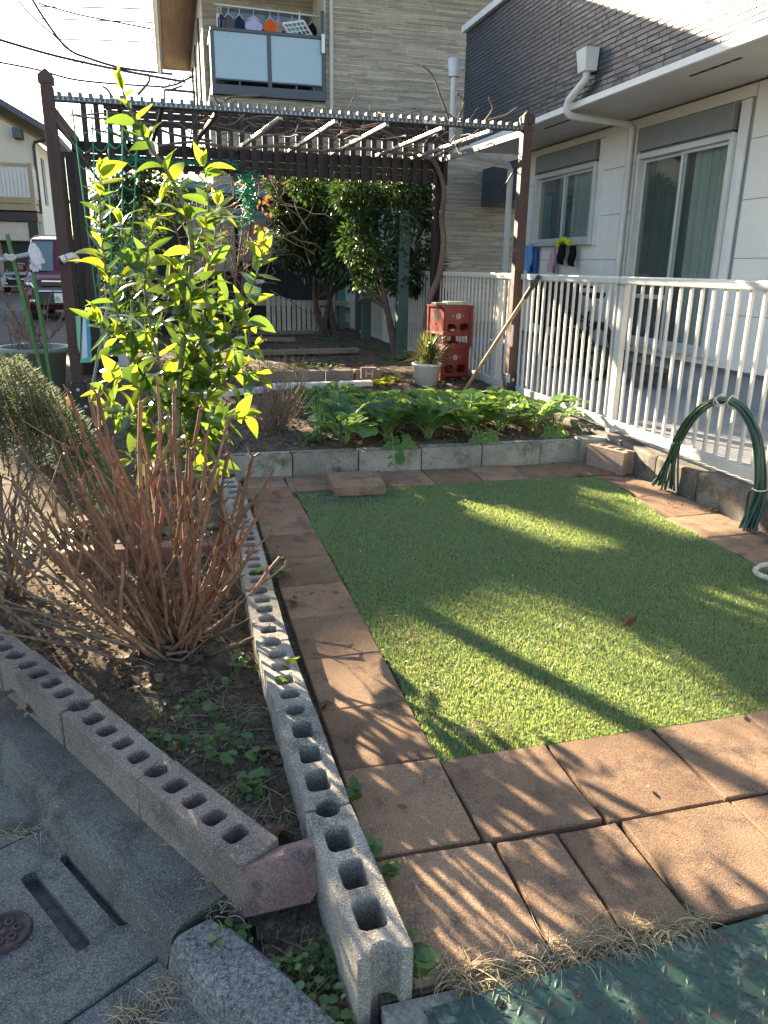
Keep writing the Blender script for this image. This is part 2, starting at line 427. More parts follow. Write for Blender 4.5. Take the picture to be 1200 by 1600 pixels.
# ------------------------------------------------------------------ paving
paving = struct('paving', (1.2, 2.6, -.06))
earth = MB(); earth.b2((.27, .978, -.12), (2.72, 4.52, -.020)); tag(earth.build('paving_bed', soil_mat), kind='structure')
def paver(x0, y0, x1, y1, dz=0.0, tilt=0.0, rz=None, cut=None, th=.055, parent=paving, name='paver'):
    rz = random.uniform(-.008, .008) if rz is None else rz
    cx, cy = (x0+x1)/2, (y0+y1)/2; hx, hy = (x1-x0)/2-.001, (y1-y0)/2-.001
    mb = MB(); o = [(-hx, -hy), (hx, -hy), (hx, hy), (-hx, hy)] if cut is None else cut
    N = []
    for i in range(len(o)):
        a = o[i]; b = o[(i+1) % len(o)]
        for t in (0, .33, .66): N.append((a[0]+(b[0]-a[0])*t+random.uniform(-.0012, .0012), a[1]+(b[1]-a[1])*t+random.uniform(-.0012, .0012)))
    mb.prism(N, -th, 0)
    M = Matrix.Rotation(rz, 3, 'Z') @ Matrix.Rotation(random.uniform(-.006, .006)+tilt, 3, 'X') @ Matrix.Rotation(random.uniform(-.006, .006), 3, 'Y')
    mb.v = [tuple(M @ Vector(p)+Vector((cx, cy, dz+random.uniform(-.003, 0)))) for p in mb.v]
    return mb.build(name, paver_mat, parent, bevel=.0035, own=True)
ys = [1.295, 1.60, 1.88, 2.185, 2.49, 2.79, 3.09, 3.39, 3.69, 4.0]
for a, b in zip(ys[:-1], ys[1:]): paver(.327, a, .582, b)
paver(.30, 4.005, .565, 4.22); paver(.33, 4.225, .56, 4.47)
for a, b, y0, y1 in ((.587, .878, 1.287, 1.588), (.886, 1.196, 1.275, 1.585), (1.204, 1.50, 1.28, 1.588), (1.506, 1.80, 1.285, 1.59), (1.806, 2.10, 1.285, 1.59), (2.106, 2.36, 1.285, 1.59)): paver(a, y0, b, y1)
paver(.332, .985, .60, 1.285); paver(.607, .98, .752, 1.277); paver(.757, .985, .903, 1.27, rz=.006)
paver(.912, .978, 1.198, 1.268, dz=.006); paver(1.206, .98, 1.49, 1.272); paver(1.497, .98, 1.79, 1.275); paver(1.797, .98, 2.09, 1.275); paver(2.097, .98, 2.38, 1.275); paver(2.387, .98, 2.69, 1.37)
for i, a in enumerate((.565, .815, 1.12, 1.42, 1.72, 2.02, 2.31)):
    paver(a, 4.105-.01*(i % 2), a+.295, 4.43, rz=-.02, dz=-.004*(i % 2))
paver(2.44, 4.02, 2.72, 4.33, rz=-.2, dz=-.012)
for (a, b) in ((3.62, 3.98), (3.25, 3.615), (2.93, 3.245), (2.62, 2.925), (2.31, 2.615), (2.0, 2.305), (1.69, 1.995), (1.38, 1.685)): paver(2.365+.11*max(0, (b-3.2)), a, 2.69, b, dz=random.uniform(-.002, .004), rz=.03)
rp = paver(.79, 3.97, 1.085, 4.29, dz=.048, rz=-.06, parent=None, name='loose_paver')
tag(rp, 'loose reddish paver lying on top of the far row of pavers', 'paver')
# pale concrete strip in front of the near pavers, running under the steel plate
mb = MB(); mb.b2((.27, .5, -.16), (2.72, .972, -.022)); tag(mb.build('concrete_strip', surf('strip concrete', (.42, .40, .35), (.28, .27, .23), (.2, .2, .16), big=4, fine=110, finev=.4, bump=.6, dist=.005)), kind='structure')

# ------------------------------------------------------------------ concrete block rows
def block_mesh(L=.388, W=.10, H=.19, holes=3, ends=(True, True), hw=.026, chip=0.0, depth=.13):
    """hollow block along local x, its top at z=0"""
    mb = MB(); ident = lambda u, v, z: (u, v, z)
    ed = .042; inner = L-2*ed; cl = inner/holes; hl = cl/2-.0145
    for i in range(holes):
        a = -inner/2+i*cl
        hole_cell(mb, (a, -W/2, a+cl, W/2), (a+cl/2, random.uniform(-.002, .002), hl*random.uniform(.95, 1.04), hw*random.uniform(.96, 1.05), .014), 0, -depth, ident, k=3)
    for s, notch in ((-1, ends[0]), (1, ends[1])):
        x0 = s*inner/2; x1 = s*L/2; w = .027; d = .026
        if notch:
            arc = [(x1-s*d*math.sin(R(t)), -w*math.cos(R(t))) for t in (0, 30, 65, 90, 115, 150, 180)]
            path = [(x1, -W/2)]+arc+[(x1, W/2)]
        else: path = [(x1, -W/2), (x1, W/2)]
        top = [(x0, -W/2)]+path+[(x0, W/2)]
        mb.add([(x, y, 0) for x, y in top], [tuple(range(len(top)))])
        n = len(path)
        mb.add([(x, y, 0) for x, y in path]+[(x, y, -H) for x, y in path], [(i, i+1, n+i+1, n+i) for i in range(n-1)])
    for y in (-W/2, W/2): mb.quad((-L/2, y, 0), (L/2, y, 0), (L/2, y, -H), (-L/2, y, -H))
    return mb
def put_block(parent, c, ang, mat, tilt=0.0, bevel=.004, name='concrete_block', **kw):
    mb = block_mesh(**kw); M = Matrix.Rotation(ang, 3, 'Z') @ Matrix.Rotation(tilt, 3, 'Y'); c = Vector(c)
    for i, p in enumerate(mb.v):
        q = Vector(p); k = Vector((round(q.x, 3)*37, round(q.y, 3)*41, round(q.z, 3)*31))
        q += Vector((noise.noise(k+c*9), noise.noise(k+c*5+Vector((9, 1, 2))), noise.noise(k+c*7)))*.0022
        mb.v[i] = tuple(M @ q + c)
    me = mb.mesh('b', mat); bm = bmesh.new(); bm.from_mesh(me); bmesh.ops.remove_doubles(bm, verts=bm.verts, dist=.0006); bmesh.ops.recalc_face_normals(bm, faces=bm.faces); bm.to_mesh(me); bm.free()
    base = org_of(parent) if parent else Vector((0, 0, 0)); 
    mm = Matrix.Translation(-c); me.transform(mm)
    o = link(name, me, parent, c-base)
    md = o.modifiers.new('bevel', 'BEVEL'); md.width = bevel; md.segments = 2; md.limit_method = 'ANGLE'; md.angle_limit = R(40)
    return o
row = thing('block_edging', 'row of grey hollow concrete blocks between the soil bed and the paver path', 'block edging', (.26, 1.5, -.1))
pts = [(.277, .968), (.249, 1.36), (.238, 1.755), (.226, 2.15), (.228, 2.545), (.235, 2.94), (.24, 3.335), (.236, 3.73), (.22, 4.125)]
for i, (a, b) in enumerate(zip(pts[:-1], pts[1:])):
    d = Vector((b[0]-a[0], b[1]-a[1], 0)); c = (Vector((*a, .1))+Vector((*b, .1)))/2
    put_block(row, (c.x, c.y, .098+random.uniform(-.006, .006)), math.atan2(d.y, d.x), concrete, tilt=random.uniform(-.012, .012), holes=3 if i < 2 or i > 5 else 4)
row2 = thing('block_edging', 'row of brownish hollow concrete blocks along the top of the street kerb', 'block edging', (-.3, 1.9, -.1))
lp = [(.092, 1.285), (-.107, 1.60), (-.318, 1.945), (-.527, 2.275), (-.735, 2.61), (-.94, 2.95), (-1.15, 3.28)]
for i, (a, b) in enumerate(zip(lp[:-1], lp[1:])):
    d = Vector((b[0]-a[0], b[1]-a[1], 0)); c = (Vector((*a, 0))+Vector((*b, 0)))/2
    put_block(row2, (c.x, c.y, .078-.006*(i % 2)+random.uniform(-.004, .004)), math.atan2(d.y, d.x), pink_concrete, holes=4, tilt=random.uniform(-.015, .015), L=.385, ends=(i != 0, True))
wedge = MB(); wedge.prism([(-.078, 0), (.058, 0), (.081, .03), (.082, .118), (-.082, .105)], -.022, .022)
M = Matrix.Rotation(R(3), 3, 'Z') @ Matrix.Rotation(R(90-14), 3, 'X')
wedge.v = [tuple(M @ Vector(p)+Vector((.133, 1.255, -.04))) for p in wedge.v]
tag(wedge.build('broken_block', surf('pinkish concrete', (.30, .19, .165), (.20, .125, .11), (.12, .09, .085), big=6, fine=220, finev=.5, bump=.7, dist=.003), bevel=.004), 'broken pinkish slab wedged upright between the two block rows at the corner', 'broken slab')
row3 = thing('block_edging', 'straight row of grey mossy blocks fronting the raised vegetable bed', 'block edging', (1.5, 4.5, -.06))
for i in range(6):
    x = .42+i*.405
    put_block(row3, (x, 4.50+.004*(i % 2)+.012*i/5, .125+random.uniform(-.004, .004)), random.uniform(-.012, .012)-.01, bed_concrete, holes=3, H=.20, L=.398)
green_b = MB(); green_b.box((2.60+.02, 4.49, .04), (.20, .115, .21), rz=-.02, jit=.003)
green_b.build('concrete_block', surf('greenish concrete', (.30, .32, .28), (.22, .24, .20), (.12, .14, .10), big=4, fine=130, bump=.5), row3, bevel=.006)
# the loose brown hollow block in front of the wall
hb = put_block(None, (2.62, 4.22, .135), R(-72), surf('tan concrete', (.34, .24, .18), (.24, .17, .13), big=4, fine=150, finev=.4, bump=.6), holes=3, L=.30, H=.145, W=.13, hw=.03, name='hollow_block')
tag(hb, 'loose tan brown hollow block lying by the retaining wall at the bed corner', 'concrete block')

# ------------------------------------------------------------------ retaining wall under the fence, apron behind
wall = thing('retaining_wall', 'low stained wall of dark concrete blocks below the white fence', 'low wall', (2.72, 5, -.05))
y = 1.5
while y < 9.2:
    L = .395
    mb = MB(); n = 6; top = [.165+.006*math.sin(y*3)+random.uniform(-.004, .004) for k in range(n+1)]
    vs = []
    for k in range(n+1):
        yy = y+.004+(L-.008)*k/n; xf = 2.70+random.uniform(-.003, .003)
        vs += [(xf, yy, -.08), (xf, yy, top[k]-.012), (xf+.012, yy, top[k]), (2.815, yy, top[k]), (2.815, yy, -.08)]
    mb.add(vs, [(k*5+j, k*5+(j+1) % 5, (k+1)*5+(j+1) % 5, (k+1)*5+j) for k in range(n) for j in range(5)]+[(0, 1, 2, 3, 4), tuple(range(n*5, n*5+5))[::-1]])
    mb.build('concrete_block', stained_concrete, wall, bevel=.004)
    y += L
mb = MB(); mb.b2((2.705, 1.4, -.08), (2.81, 9.3, .12)); mb.v = [(p[0]+.012 if p[0] < 2.75 else p[0], p[1], p[2]) for p in mb.v]; mb.build('mortar', surf('mortar', (.12, .115, .10), big=4, fine=90), wall)
mb = MB(); mb.b2((2.818, .5, -.1), (4.75, 12.95, .135)); mb.b2((2.60, 9.3, -.1), (2.816, 13, .16)); tag(mb.build('concrete_apron', apron_mat), kind='structure')
# ------------------------------------------------------------------ grey and white house on the right
HX, UX = 4.5, 3.7          # ground-floor wall plane, projecting upper-floor wall plane
white_wall = surf('white siding', (.79, .76, .69), (.74, .71, .645), big=1.5, fine=40, finev=.06, bump=.05, rough=.55, spec=.3)
white_trim = plain('white trim', (.74, .73, .70), rough=.45)
soffit_mat = plain('soffit white', (.62, .58, .53), rough=.6)
dark_siding = surf('dark tile siding', (.040, .049, .066), (.031, .038, .053), big=3, fine=30, finev=.2, bump=.25, dist=.003, rough=.4, spec=.5, vary=.06, island=0)
joint_mat = plain('siding joint', (.029, .036, .048), rough=.8)
alu_grey = plain('grey shutter metal', (.25, .25, .25), rough=.45, metal=.2)
alu = plain('aluminium', (.60, .60, .58), rough=.35, metal=.25)
alu_dark = plain('dark bronze metal', (.045, .045, .05), rough=.4, metal=.2)
pipe_white = plain('white pvc', (.68, .66, .62), rough=.4)
found_mat = surf('foundation', (.34, .345, .35), (.29, .295, .30), big=1.5, fine=60, finev=.12, bump=.1)
win_glass = glass('window glass', (.92, .955, .94), alpha=.02)
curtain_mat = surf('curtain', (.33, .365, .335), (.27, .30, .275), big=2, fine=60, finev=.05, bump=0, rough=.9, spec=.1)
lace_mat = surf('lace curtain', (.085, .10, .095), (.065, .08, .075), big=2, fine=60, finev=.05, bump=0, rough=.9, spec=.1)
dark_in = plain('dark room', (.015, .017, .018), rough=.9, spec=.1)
house = thing('house', 'grey and white two-storey house behind the white fence with dark brick-pattern upper wall', 'house', (HX, 6, .13))
Y0, Y1 = -1.0, 10.25
wins = [(5.90, 7.32, .50, 2.50), (8.10, 9.62, 1.49, 2.52)]     # y0, y1, z0, z1 of the openings (with shutter box)
# lower wall as large panels with open joints, around the two openings
wallp = MB(); wallp.b2((HX+.014, Y0, .40), (HX+.12, 5.90, 2.62)); wallp.b2((HX+.014, 7.32, .40), (HX+.12, 8.10, 2.62)); wallp.b2((HX+.014, 9.62, .40), (HX+.12, Y1, 2.62))
wallp.b2((HX+.014, 8.10, .40), (HX+.12, 9.62, 1.49)); wallp.b2((HX+.014, 5.90, 2.50), (HX+.12, 7.32, 2.62)); wallp.b2((HX+.014, 8.10, 2.52), (HX+.12, 9.62, 2.62)); wallp.b2((HX+.014, 5.90, .40), (HX+.12, 7.32, .50))
wallp.build('wall_backing', plain('panel joint', (.30, .30, .30)), house)
rows = [(.415, .857), (.861, 1.307), (1.311, 1.757), (1.761, 2.207), (2.211, 2.615)]
for z0, z1 in rows:
    for a, b in ((Y0, 3.3), (3.31, 5.74), (7.40, 7.784), (7.786, 8.02), (8.02, 9.70), (9.70, Y1), (5.75, 7.40)):
        segs = [(a, b, z0, z1)]
        for (wa, wb, wz0, wz1) in wins:
            if a >= wa-.16 and b <= wb+.1:
                segs = [(a, b, max(z0, wz1+.02), z1)] if z1 > wz1+.03 else ([(a, b, z0, min(z1, wz0-.02))] if z0 < wz0-.03 else [])
        for q in segs:
            if q[3]-q[2] < .02: continue
            mb = MB(); mb.b2((HX, q[0]+.001, q[2]), (HX+.012, q[1]-.001, q[3])); mb.build('wall_panel', white_wall, house, bevel=.003)
mb = MB(); mb.b2((HX+.03, Y0, .0), (HX+.2, Y1, .385)); mb.build('foundation', found_mat, house)
mb = MB(); mb.b2((HX-.018, Y0, .385), (HX+.05, Y1, .41)); mb.build('drip_edge', plain('drip edge', (.16, .17, .18), metal=.3), house)
mb = MB(); mb.b2((UX+.01, Y0, 2.632), (HX+.15, Y1, 2.66)); mb.build('soffit', soffit_mat, house)
mb = MB()
for (a, b) in ((4.55, 5.3), (7.0, 7.6), (8.85, 9.4)): pass
for yc in (5.55, 8.05):
    vent = MB()
    for k in range(5): vent.b2((3.93, yc-.30+k*.12, 2.6275), (3.955, yc-.30+k*.12+.10, 2.6315))
    vent.build('soffit_vent', joint_mat, house)
mb.b2((UX-.022, Y0, 2.615), (UX+.012, Y1+.02, 2.672)); mb.build('fascia', white_trim, house, bevel=.004)
mb = MB(); mb.b2((UX+.012, Y0, 2.665), (HX+1.5, Y1, 3.98)); mb.build('upper_wall', joint_mat, house)
mb = MB(); mb.b2((UX-.045, Y0, 3.975), (UX+.12, Y1+.05, 4.05)); mb.b2((UX+.1, Y1-.06, 3.975), (HX+1.5, Y1+.05, 4.05)); mb.build('parapet_cap', white_trim, house, bevel=.005)
# brick-pattern siding: every tile its own piece where it can be told apart
def tile_mesh(h, w):
    mb = MB(); k = 3
    vs = [(0, -w/2, -h/2), (0, w/2, -h/2), (0, w/2, h/2), (0, -w/2, h/2)]
    r = .003; f = lambda: random.uniform(.004, .008)
    vs += [(-f(), -w/2+r, -h/2+r), (-f(), w/2-r, -h/2+r), (-f(), w/2-r, h/2-r), (-f(), -w/2+r, h/2-r)]
    mb.add(vs, [(4, 7, 6, 5), (0, 4, 5, 1), (1, 5, 6, 2), (2, 6, 7, 3), (3, 7, 4, 0)]); return mb
tiles = []; z = 2.682; rnd = random.Random(5); rw = 0
while z < 3.96:
    h = .0425; yy = Y0+.1*(rw % 3)
    while yy < Y1-.02:
        w = rnd.choice((.10, .16, .16, .24)); w = min(w, Y1-yy)
        for jy in (4.62, 7.65, 1.6):
            if yy < jy < yy+w: w = jy-yy+.0005
        if w > .03 and yy > 2.2: tiles.append((yy+w/2, z+h/2, w-.003, h-.003))
        yy += w
    z += h; rw += 1
tiles.sort(key=lambda t: t[0])
vis = [t for t in tiles if t[0] > 4.2]
big, rest = vis[:300], vis[300:]+[t for t in tiles if t[0] <= 4.2]
TM = {}
for t in big:
    key = (round(t[2], 2), rnd.randrange(3))
    if key not in TM: TM[key] = tile_mesh(t[3], key[0]).mesh('siding_tile', dark_siding)
    link('siding_tile', TM[key], house, Vector((UX+.012, t[0], t[1]))-house.location)
mb = MB()
for t in rest:
    q = tile_mesh(t[3], t[2]); mb.add([(p[0]+UX+.012, p[1]+t[0], p[2]+t[1]) for p in q.v], q.f)
tag(mb.build('siding_tiles', dark_siding, house), kind='stuff')
# windows
def window(y0, y1, z0, z1, box_h, rail):
    w = thing_part('window', house)
    sh = MB(); sh.b2((HX-.055, y0+.03, z1-box_h), (HX+.02, y1-.02, z1)); sh.b2((HX-.048, y0+.03, z1-box_h-.016), (HX+.02, y1-.02, z1-box_h-.006)); sh.build('shutter_box', alu_grey, w, bevel=.008)
    fr = MB(); t = .045
    fr.b2((HX-.05, y0, z0+.0), (HX+.04, y0+t, z1-box_h-.02)); fr.b2((HX-.05, y1-t, z0), (HX+.04, y1, z1-box_h-.02))
    fr.b2((HX-.045, y0+t, z1-box_h-.07), (HX+.04, y1-t, z1-box_h-.018)); fr.b2((HX-.06, y0-.01, z0-.02), (HX+.04, y1+.01, z0+.03))
    fr.build('window_frame', alu, w, bevel=.004)
    for ta, tb_ in ((y0-.115, y0-.004), (y1+.004, y1+.035)): tr = MB(); tr.b2((HX-.012, ta, z0-.03), (HX+.01, tb_, z1+.01)); tr.build('window_trim', white_trim, w, bevel=.003)
    top = z1-box_h-.07; ym = (y0+y1)/2
    for k, (a, b, xo) in enumerate(((y0+t, ym+.025, .0), (ym-.025, y1-t, .022))):
        s = MB(); e = .03; x = HX-.012+xo
        s.b2((x, a, z0+.03), (x+.018, a+e, top)); s.b2((x, b-e, z0+.03), (x+.018, b, top)); s.b2((x, a+e, z0+.03), (x+.018, b-e, z0+.07)); s.b2((x, a+e, top-.03), (x+.018, b-e, top))
        if rail and k == 1: s.b2((x, a+e, z0+.44), (x+.018, b-e, z0+.48))
        s.build('sash', alu, w, bevel=.003)
        g = MB(); g.b2((x+.007, a+e, z0+.06), (x+.012, b-e, top-.02)); g.build('pane', win_glass, w)
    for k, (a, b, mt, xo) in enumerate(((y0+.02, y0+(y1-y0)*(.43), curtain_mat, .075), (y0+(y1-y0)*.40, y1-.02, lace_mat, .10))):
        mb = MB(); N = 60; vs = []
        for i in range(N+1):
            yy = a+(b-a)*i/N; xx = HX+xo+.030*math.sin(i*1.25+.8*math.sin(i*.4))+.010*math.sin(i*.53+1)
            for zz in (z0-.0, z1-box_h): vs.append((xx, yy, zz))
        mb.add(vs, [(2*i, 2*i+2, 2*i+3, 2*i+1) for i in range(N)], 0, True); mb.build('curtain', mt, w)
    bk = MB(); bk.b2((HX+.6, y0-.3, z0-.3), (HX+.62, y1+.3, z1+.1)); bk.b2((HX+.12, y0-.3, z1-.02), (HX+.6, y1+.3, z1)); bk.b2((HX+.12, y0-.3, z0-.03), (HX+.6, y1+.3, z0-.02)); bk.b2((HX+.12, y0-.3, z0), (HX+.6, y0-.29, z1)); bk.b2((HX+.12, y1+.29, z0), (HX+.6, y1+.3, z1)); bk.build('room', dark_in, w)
    return w
def thing_part(name, parent):
    o = bpy.data.objects.new(name, None); COL.objects.link(o); o.parent = parent; o.empty_display_size = .1; return o
window(5.90, 7.30, .50, 2.50, .20, True)
window(8.10, 9.60, 1.49, 2.52, .19, False)
mb = MB(); mb.tube([(HX-.005, 9.93, 1.98), (HX-.05, 9.90, 1.99), (HX-.06, 9.89, 2.05), (HX-.05, 9.90, 2.11), (HX-.005, 9.93, 2.12)], .012, 6); mb.build('hook_rail', alu, house)
# rainwater hopper and pipe
dp = MB(); hp = Vector((UX-.05, 6.93, 2.93))
dp.add([(UX+.0, 6.85, 2.86), (UX+.0, 7.01, 2.86), (UX-.11, 7.0, 2.86), (UX-.11, 6.86, 2.86), (UX, 6.83, 3.04), (UX, 7.03, 3.04), (UX-.13, 7.02, 3.04), (UX-.13, 6.84, 3.04)], [(0, 1, 2, 3), (4, 7, 6, 5), (0, 4, 5, 1), (1, 5, 6, 2), (2, 6, 7, 3), (3, 7, 4, 0)])
hop = dp.build('rain_hopper', pipe_white, house, bevel=.006)
mb = MB(); mb.tube([(UX-.055, 6.93, 2.87), (UX-.055, 6.93, 2.82), (UX-.06, 6.96, 2.79), (UX-.07, 7.20, 2.69), (UX-.07, 7.23, 2.655), (UX-.07, 7.23, 2.60), (UX-.05, 7.235, 2.575), (UX-.01, 7.24, 2.565), (HX-.10, 7.44, 2.565), (HX-.06, 7.45, 2.555), (HX-.04, 7.45, 2.52), (HX-.04, 7.45, .42)], .033, 10)
mb.build('rainwater_pipe', pipe_white, house)
mb = MB(); mb.tube([(UX-.10, 10.35, 3.55), (UX-.10, 10.35, 2.75), (UX-.02, 10.35, 2.58), (HX-.10, 10.31, 2.50), (HX-.07, 10.31, 2.44), (HX-.07, 10.31, .15)], .04, 10); mb.lathe([(.07, 0), (.09, .2), (.0, .2)], (UX-.10, 10.35, 3.5), 8); mb.build('rainwater_pipe', pipe_white, house)
mb = MB(); mb.b2((HX+.05, Y1-.02, .0), (HX+1.6, Y1, 2.64)); mb.build('end_wall', white_wall, house)

# ------------------------------------------------------------------ white aluminium fence
fence = thing('aluminium_fence', 'long white aluminium baluster fence standing on the low block wall', 'fence', (2.75, 6, .13))
FX = 2.755; fa, fb = 1.2, 13.3
splits = [.6, 2.53, 4.53, 6.53, 8.53, 10.53, 12.6]
fw = plain('white fence paint', (.56, .54, .50), rough=.4, spec=.5)
bal = MB(); bal.box((0, 0, .435), (.0158, .0158, .87)); bal_me = bal.mesh('baluster', fw)
for a, b in zip(splits[:-1], splits[1:]):
    mb = MB(); mb.b2((FX-.027, a+.004, 1.118), (FX+.027, b-.004, 1.165)); mb.build('top_rail', fw, fence, bevel=.01)
    mb = MB(); mb.b2((FX-.017, a+.004, .205), (FX+.017, b-.004, .262)); mb.build('bottom_rail', fw, fence, bevel=.005)
    mb = MB(); mb.b2((FX+.0, b-.028, .11), (FX+.05, b+.028, 1.117)); mb.build('fence_post', fw, fence, bevel=.004)
    n = int(round((b-a)/.0972))
    for i in range(n):
        link('baluster', bal_me, fence, Vector((FX, a+(b-a)*(i+.5)/n, .255))-fence.location)

# ------------------------------------------------------------------ beige house behind the pergola
def strip_mat(name, c1, c2): return surf(name, c1, c2, big=2, fine=40, finev=.15, bump=.1, rough=.7, island=.32)
strip = surf('striped stone siding', (.40, .335, .25), (.345, .285, .215), big=3, fine=30, finev=.15, bump=0, rough=.8, island=.24)
frame_dark = plain('dark frame', (.06, .065, .075), rough=.45, metal=.2)
frost = surf('frosted balcony glass', (.30, .36, .39), (.26, .32, .355), big=.6, fine=20, finev=.03, bump=0, rough=.12, spec=.7)
bh = thing('beige_house', 'beige two-storey house with striped stone siding and glass balcony beyond the pergola', 'house', (3.3, 16, 0))
BY = 13.0; BX0, BX1 = .70, 8.0; ZT = 5.45
sid = MB()
def siding(sid, x0, x1, z0, z1, y, nrm=-1, sub=random.Random(11)):
    z = z0
    while z < z1-.005:
        h = min(sub.choice((.018, .024, .03)), z1-z); x = x0-sub.random()*.2
        while x < x1:
            L = sub.uniform(.2, .8); a = max(x, x0); b = min(x+L, x1)
            if b-a > .01:
                d = sub.uniform(.003, .009)
                sid.add([(a, y, z), (b, y, z), (b, y, z+h), (a, y, z+h), (a, y-d, z+.002), (b, y-d, z+.002), (b, y-d, z+h-.003), (a, y-d, z+h-.003)], [(4, 5, 6, 7), (0, 1, 5, 4), (3, 7, 6, 2), (0, 4, 7, 3), (1, 2, 6, 5)])
            x += L
        z += h
siding(sid, 2.455, 6.2, .3, ZT, BY); siding(sid, BX0, 2.455, 2.55, 3.58, BY); siding(sid, BX0, 2.44, 3.7, ZT, 14.0)
siding(sid, BX0, 1.0, .3, 2.55, BY); siding(sid, 2.2, 2.455, .3, 2.55, BY)
tag(sid.build('stone_strips', strip, bh, fix=False), kind='stuff')
mb = MB(); mb.b2((2.455, BY+.002, 0), (BX1, BY+.2, ZT)); mb.b2((BX0, BY+.002, 2.55), (2.453, BY+.2, 3.60)); mb.b2((BX0, 14.002, 3.6), (2.44, 14.2, ZT)); mb.b2((BX0+.004, BY+.002, 0), (1.0, BY+.2, 2.55)); mb.b2((2.2, BY+.002, 0), (2.453, BY+.2, 2.55)); mb.b2((1.0, 13.12, 0), (2.2, 13.2, 2.55))
mb.build('front_wall', surf('siding backing', (.22, .19, .15)), bh)
side_white = surf('cream render', (.72, .68, .58), (.66, .62, .53), big=1, fine=40, finev=.06, bump=.05)
mb = MB(); mb.b2((BX0-.012, 14.0, 0), (BX0+.1, 20.4, ZT)); mb.b2((BX0-.012, BY+.02, 0), (BX0+.1, 14.0, 3.55)); mb.build('side_wall', side_white, bh)
mb = MB(); mb.b2((2.442, BY+.004, 3.6), (2.52, 14.0, ZT)); mb.build('balcony_side_wall', side_white, bh)
mb = MB(); mb.b2((.10, 12.55, ZT), (8.3, 20.6, ZT+.03)); mb.build('eave_soffit', surf('brown wood soffit', (.27, .19, .13), (.20, .135, .09), big=2, fine=20, finev=.2, bump=.1, streak=(8, .6, 1)), bh)
mb = MB(); mb.b2((.06, 12.5, ZT+.032), (8.3, 20.7, ZT+.17)); mb.b2((.02, 12.5, ZT-.06), (.085, 20.7, ZT+.05)); mb.build('roof_edge', plain('roof edge', (.14, .14, .15), metal=.3), bh)
mb = MB(); mb.tube([(.0, 12.6, ZT-.03), (.0, 20.7, ZT-.03)], .05, 8); mb.build('gutter_pipe', plain('white gutter', (.66, .66, .66)), bh)
for k in range(3):       # narrow windows of the side wall
    yy = 15.0+k*1.75; w_ = MB(); w_.b2((BX0-.045, yy, 3.7), (BX0-.012, yy+.75, 5.1)); wo = w_.build('side_window', frame_dark, bh)
    p_ = MB(); p_.b2((BX0-.05, yy+.06, 3.76), (BX0-.0455, yy+.69, 5.04)); p_.build('pane', frost, wo)
# balcony
bal_p = thing_part('balcony', bh)
mb = MB(); mb.b2((.74, BY-.055, 3.61), (2.45, BY+.9, 3.74)); mb.build('balcony_slab', frame_dark, bal_p)
mb = MB(); mb.b2((.75, BY-.035, 4.44), (2.44, BY+.015, 4.485)); mb.b2((.75, BY-.03, 3.80), (2.44, BY+.01, 3.825)); mb.b2((.752, BY+.02, 4.44), (.80, 14.0, 4.485)); mb.b2((.755, BY+.02, 3.80), (.795, 14.0, 3.825))
for x in (.77, 1.60, 2.42): mb.b2((x-.028, BY-.033, 3.74), (x+.028, BY+.012, 4.44))
for x in (1.15, 2.0): mb.b2((x-.015, BY-.02, 3.74), (x+.015, BY+.0, 3.80))
for yy in (13.45, 13.9): mb.b2((.758, yy-.02, 3.74), (.79, yy+.02, 4.44))
mb.build('balcony_frame', frame_dark, bal_p, bevel=.004)
for a, b in ((.80, 1.57), (1.63, 2.39)):
    g = MB(); g.b2((a, BY-.015, 3.826), (b, BY-.005, 4.44)); g.build('glass_panel', frost, bal_p)
g = MB(); g.b2((.768, BY+.03, 3.826), (.778, 13.43, 4.44)); g.b2((.768, 13.47, 3.826), (.778, 13.88, 4.44)); g.build('glass_panel', frost, bal_p)
w_ = MB(); w_.b2((1.0, 13.95, 3.75), (2.36, 13.985, 5.0)); wo = w_.build('balcony_window', frame_dark, bh)
for a, b in ((1.05, 1.67), (1.70, 2.31)):
    p_ = MB(); p_.b2((a, 13.94, 3.8), (b, 13.949, 4.95)); p_.build('pane', surf('blue dark pane', (.05, .065, .085), rough=.08, spec=.7, bump=0), wo)
mb = MB(); mb.tube([(2.53, BY-.06, ZT-.1), (2.53, BY-.06, .3)], .032, 8); mb.build('drainpipe', plain('beige pipe', (.50, .45, .37)), bh)
# ground-floor window with teal curtain, dark post edge beside it
w_ = MB(); w_.b2((1.05, BY-.02, .35), (2.15, 13.11, 2.5)); 
gw = MB(); gw.b2((2.65, BY-.05, .5), (3.62, BY-.018, 2.45)); gwo = gw.build('ground_window', frame_dark, bh)
for a, b in ((2.69, 3.12), (3.15, 3.58)):
    p_ = MB(); p_.b2((a, BY-.06, .55), (b, BY-.051, 2.40)); p_.build('pane', surf('teal pane', (.30, .46, .46), (.24, .38, .39), big=2, rough=.15, spec=.6, bump=0), gwo)
mb = MB(); mb.b2((5.05, 10.6, 2.18), (5.75, 12.9, 2.75)); mb.build('meter_box', dark_siding, bh)

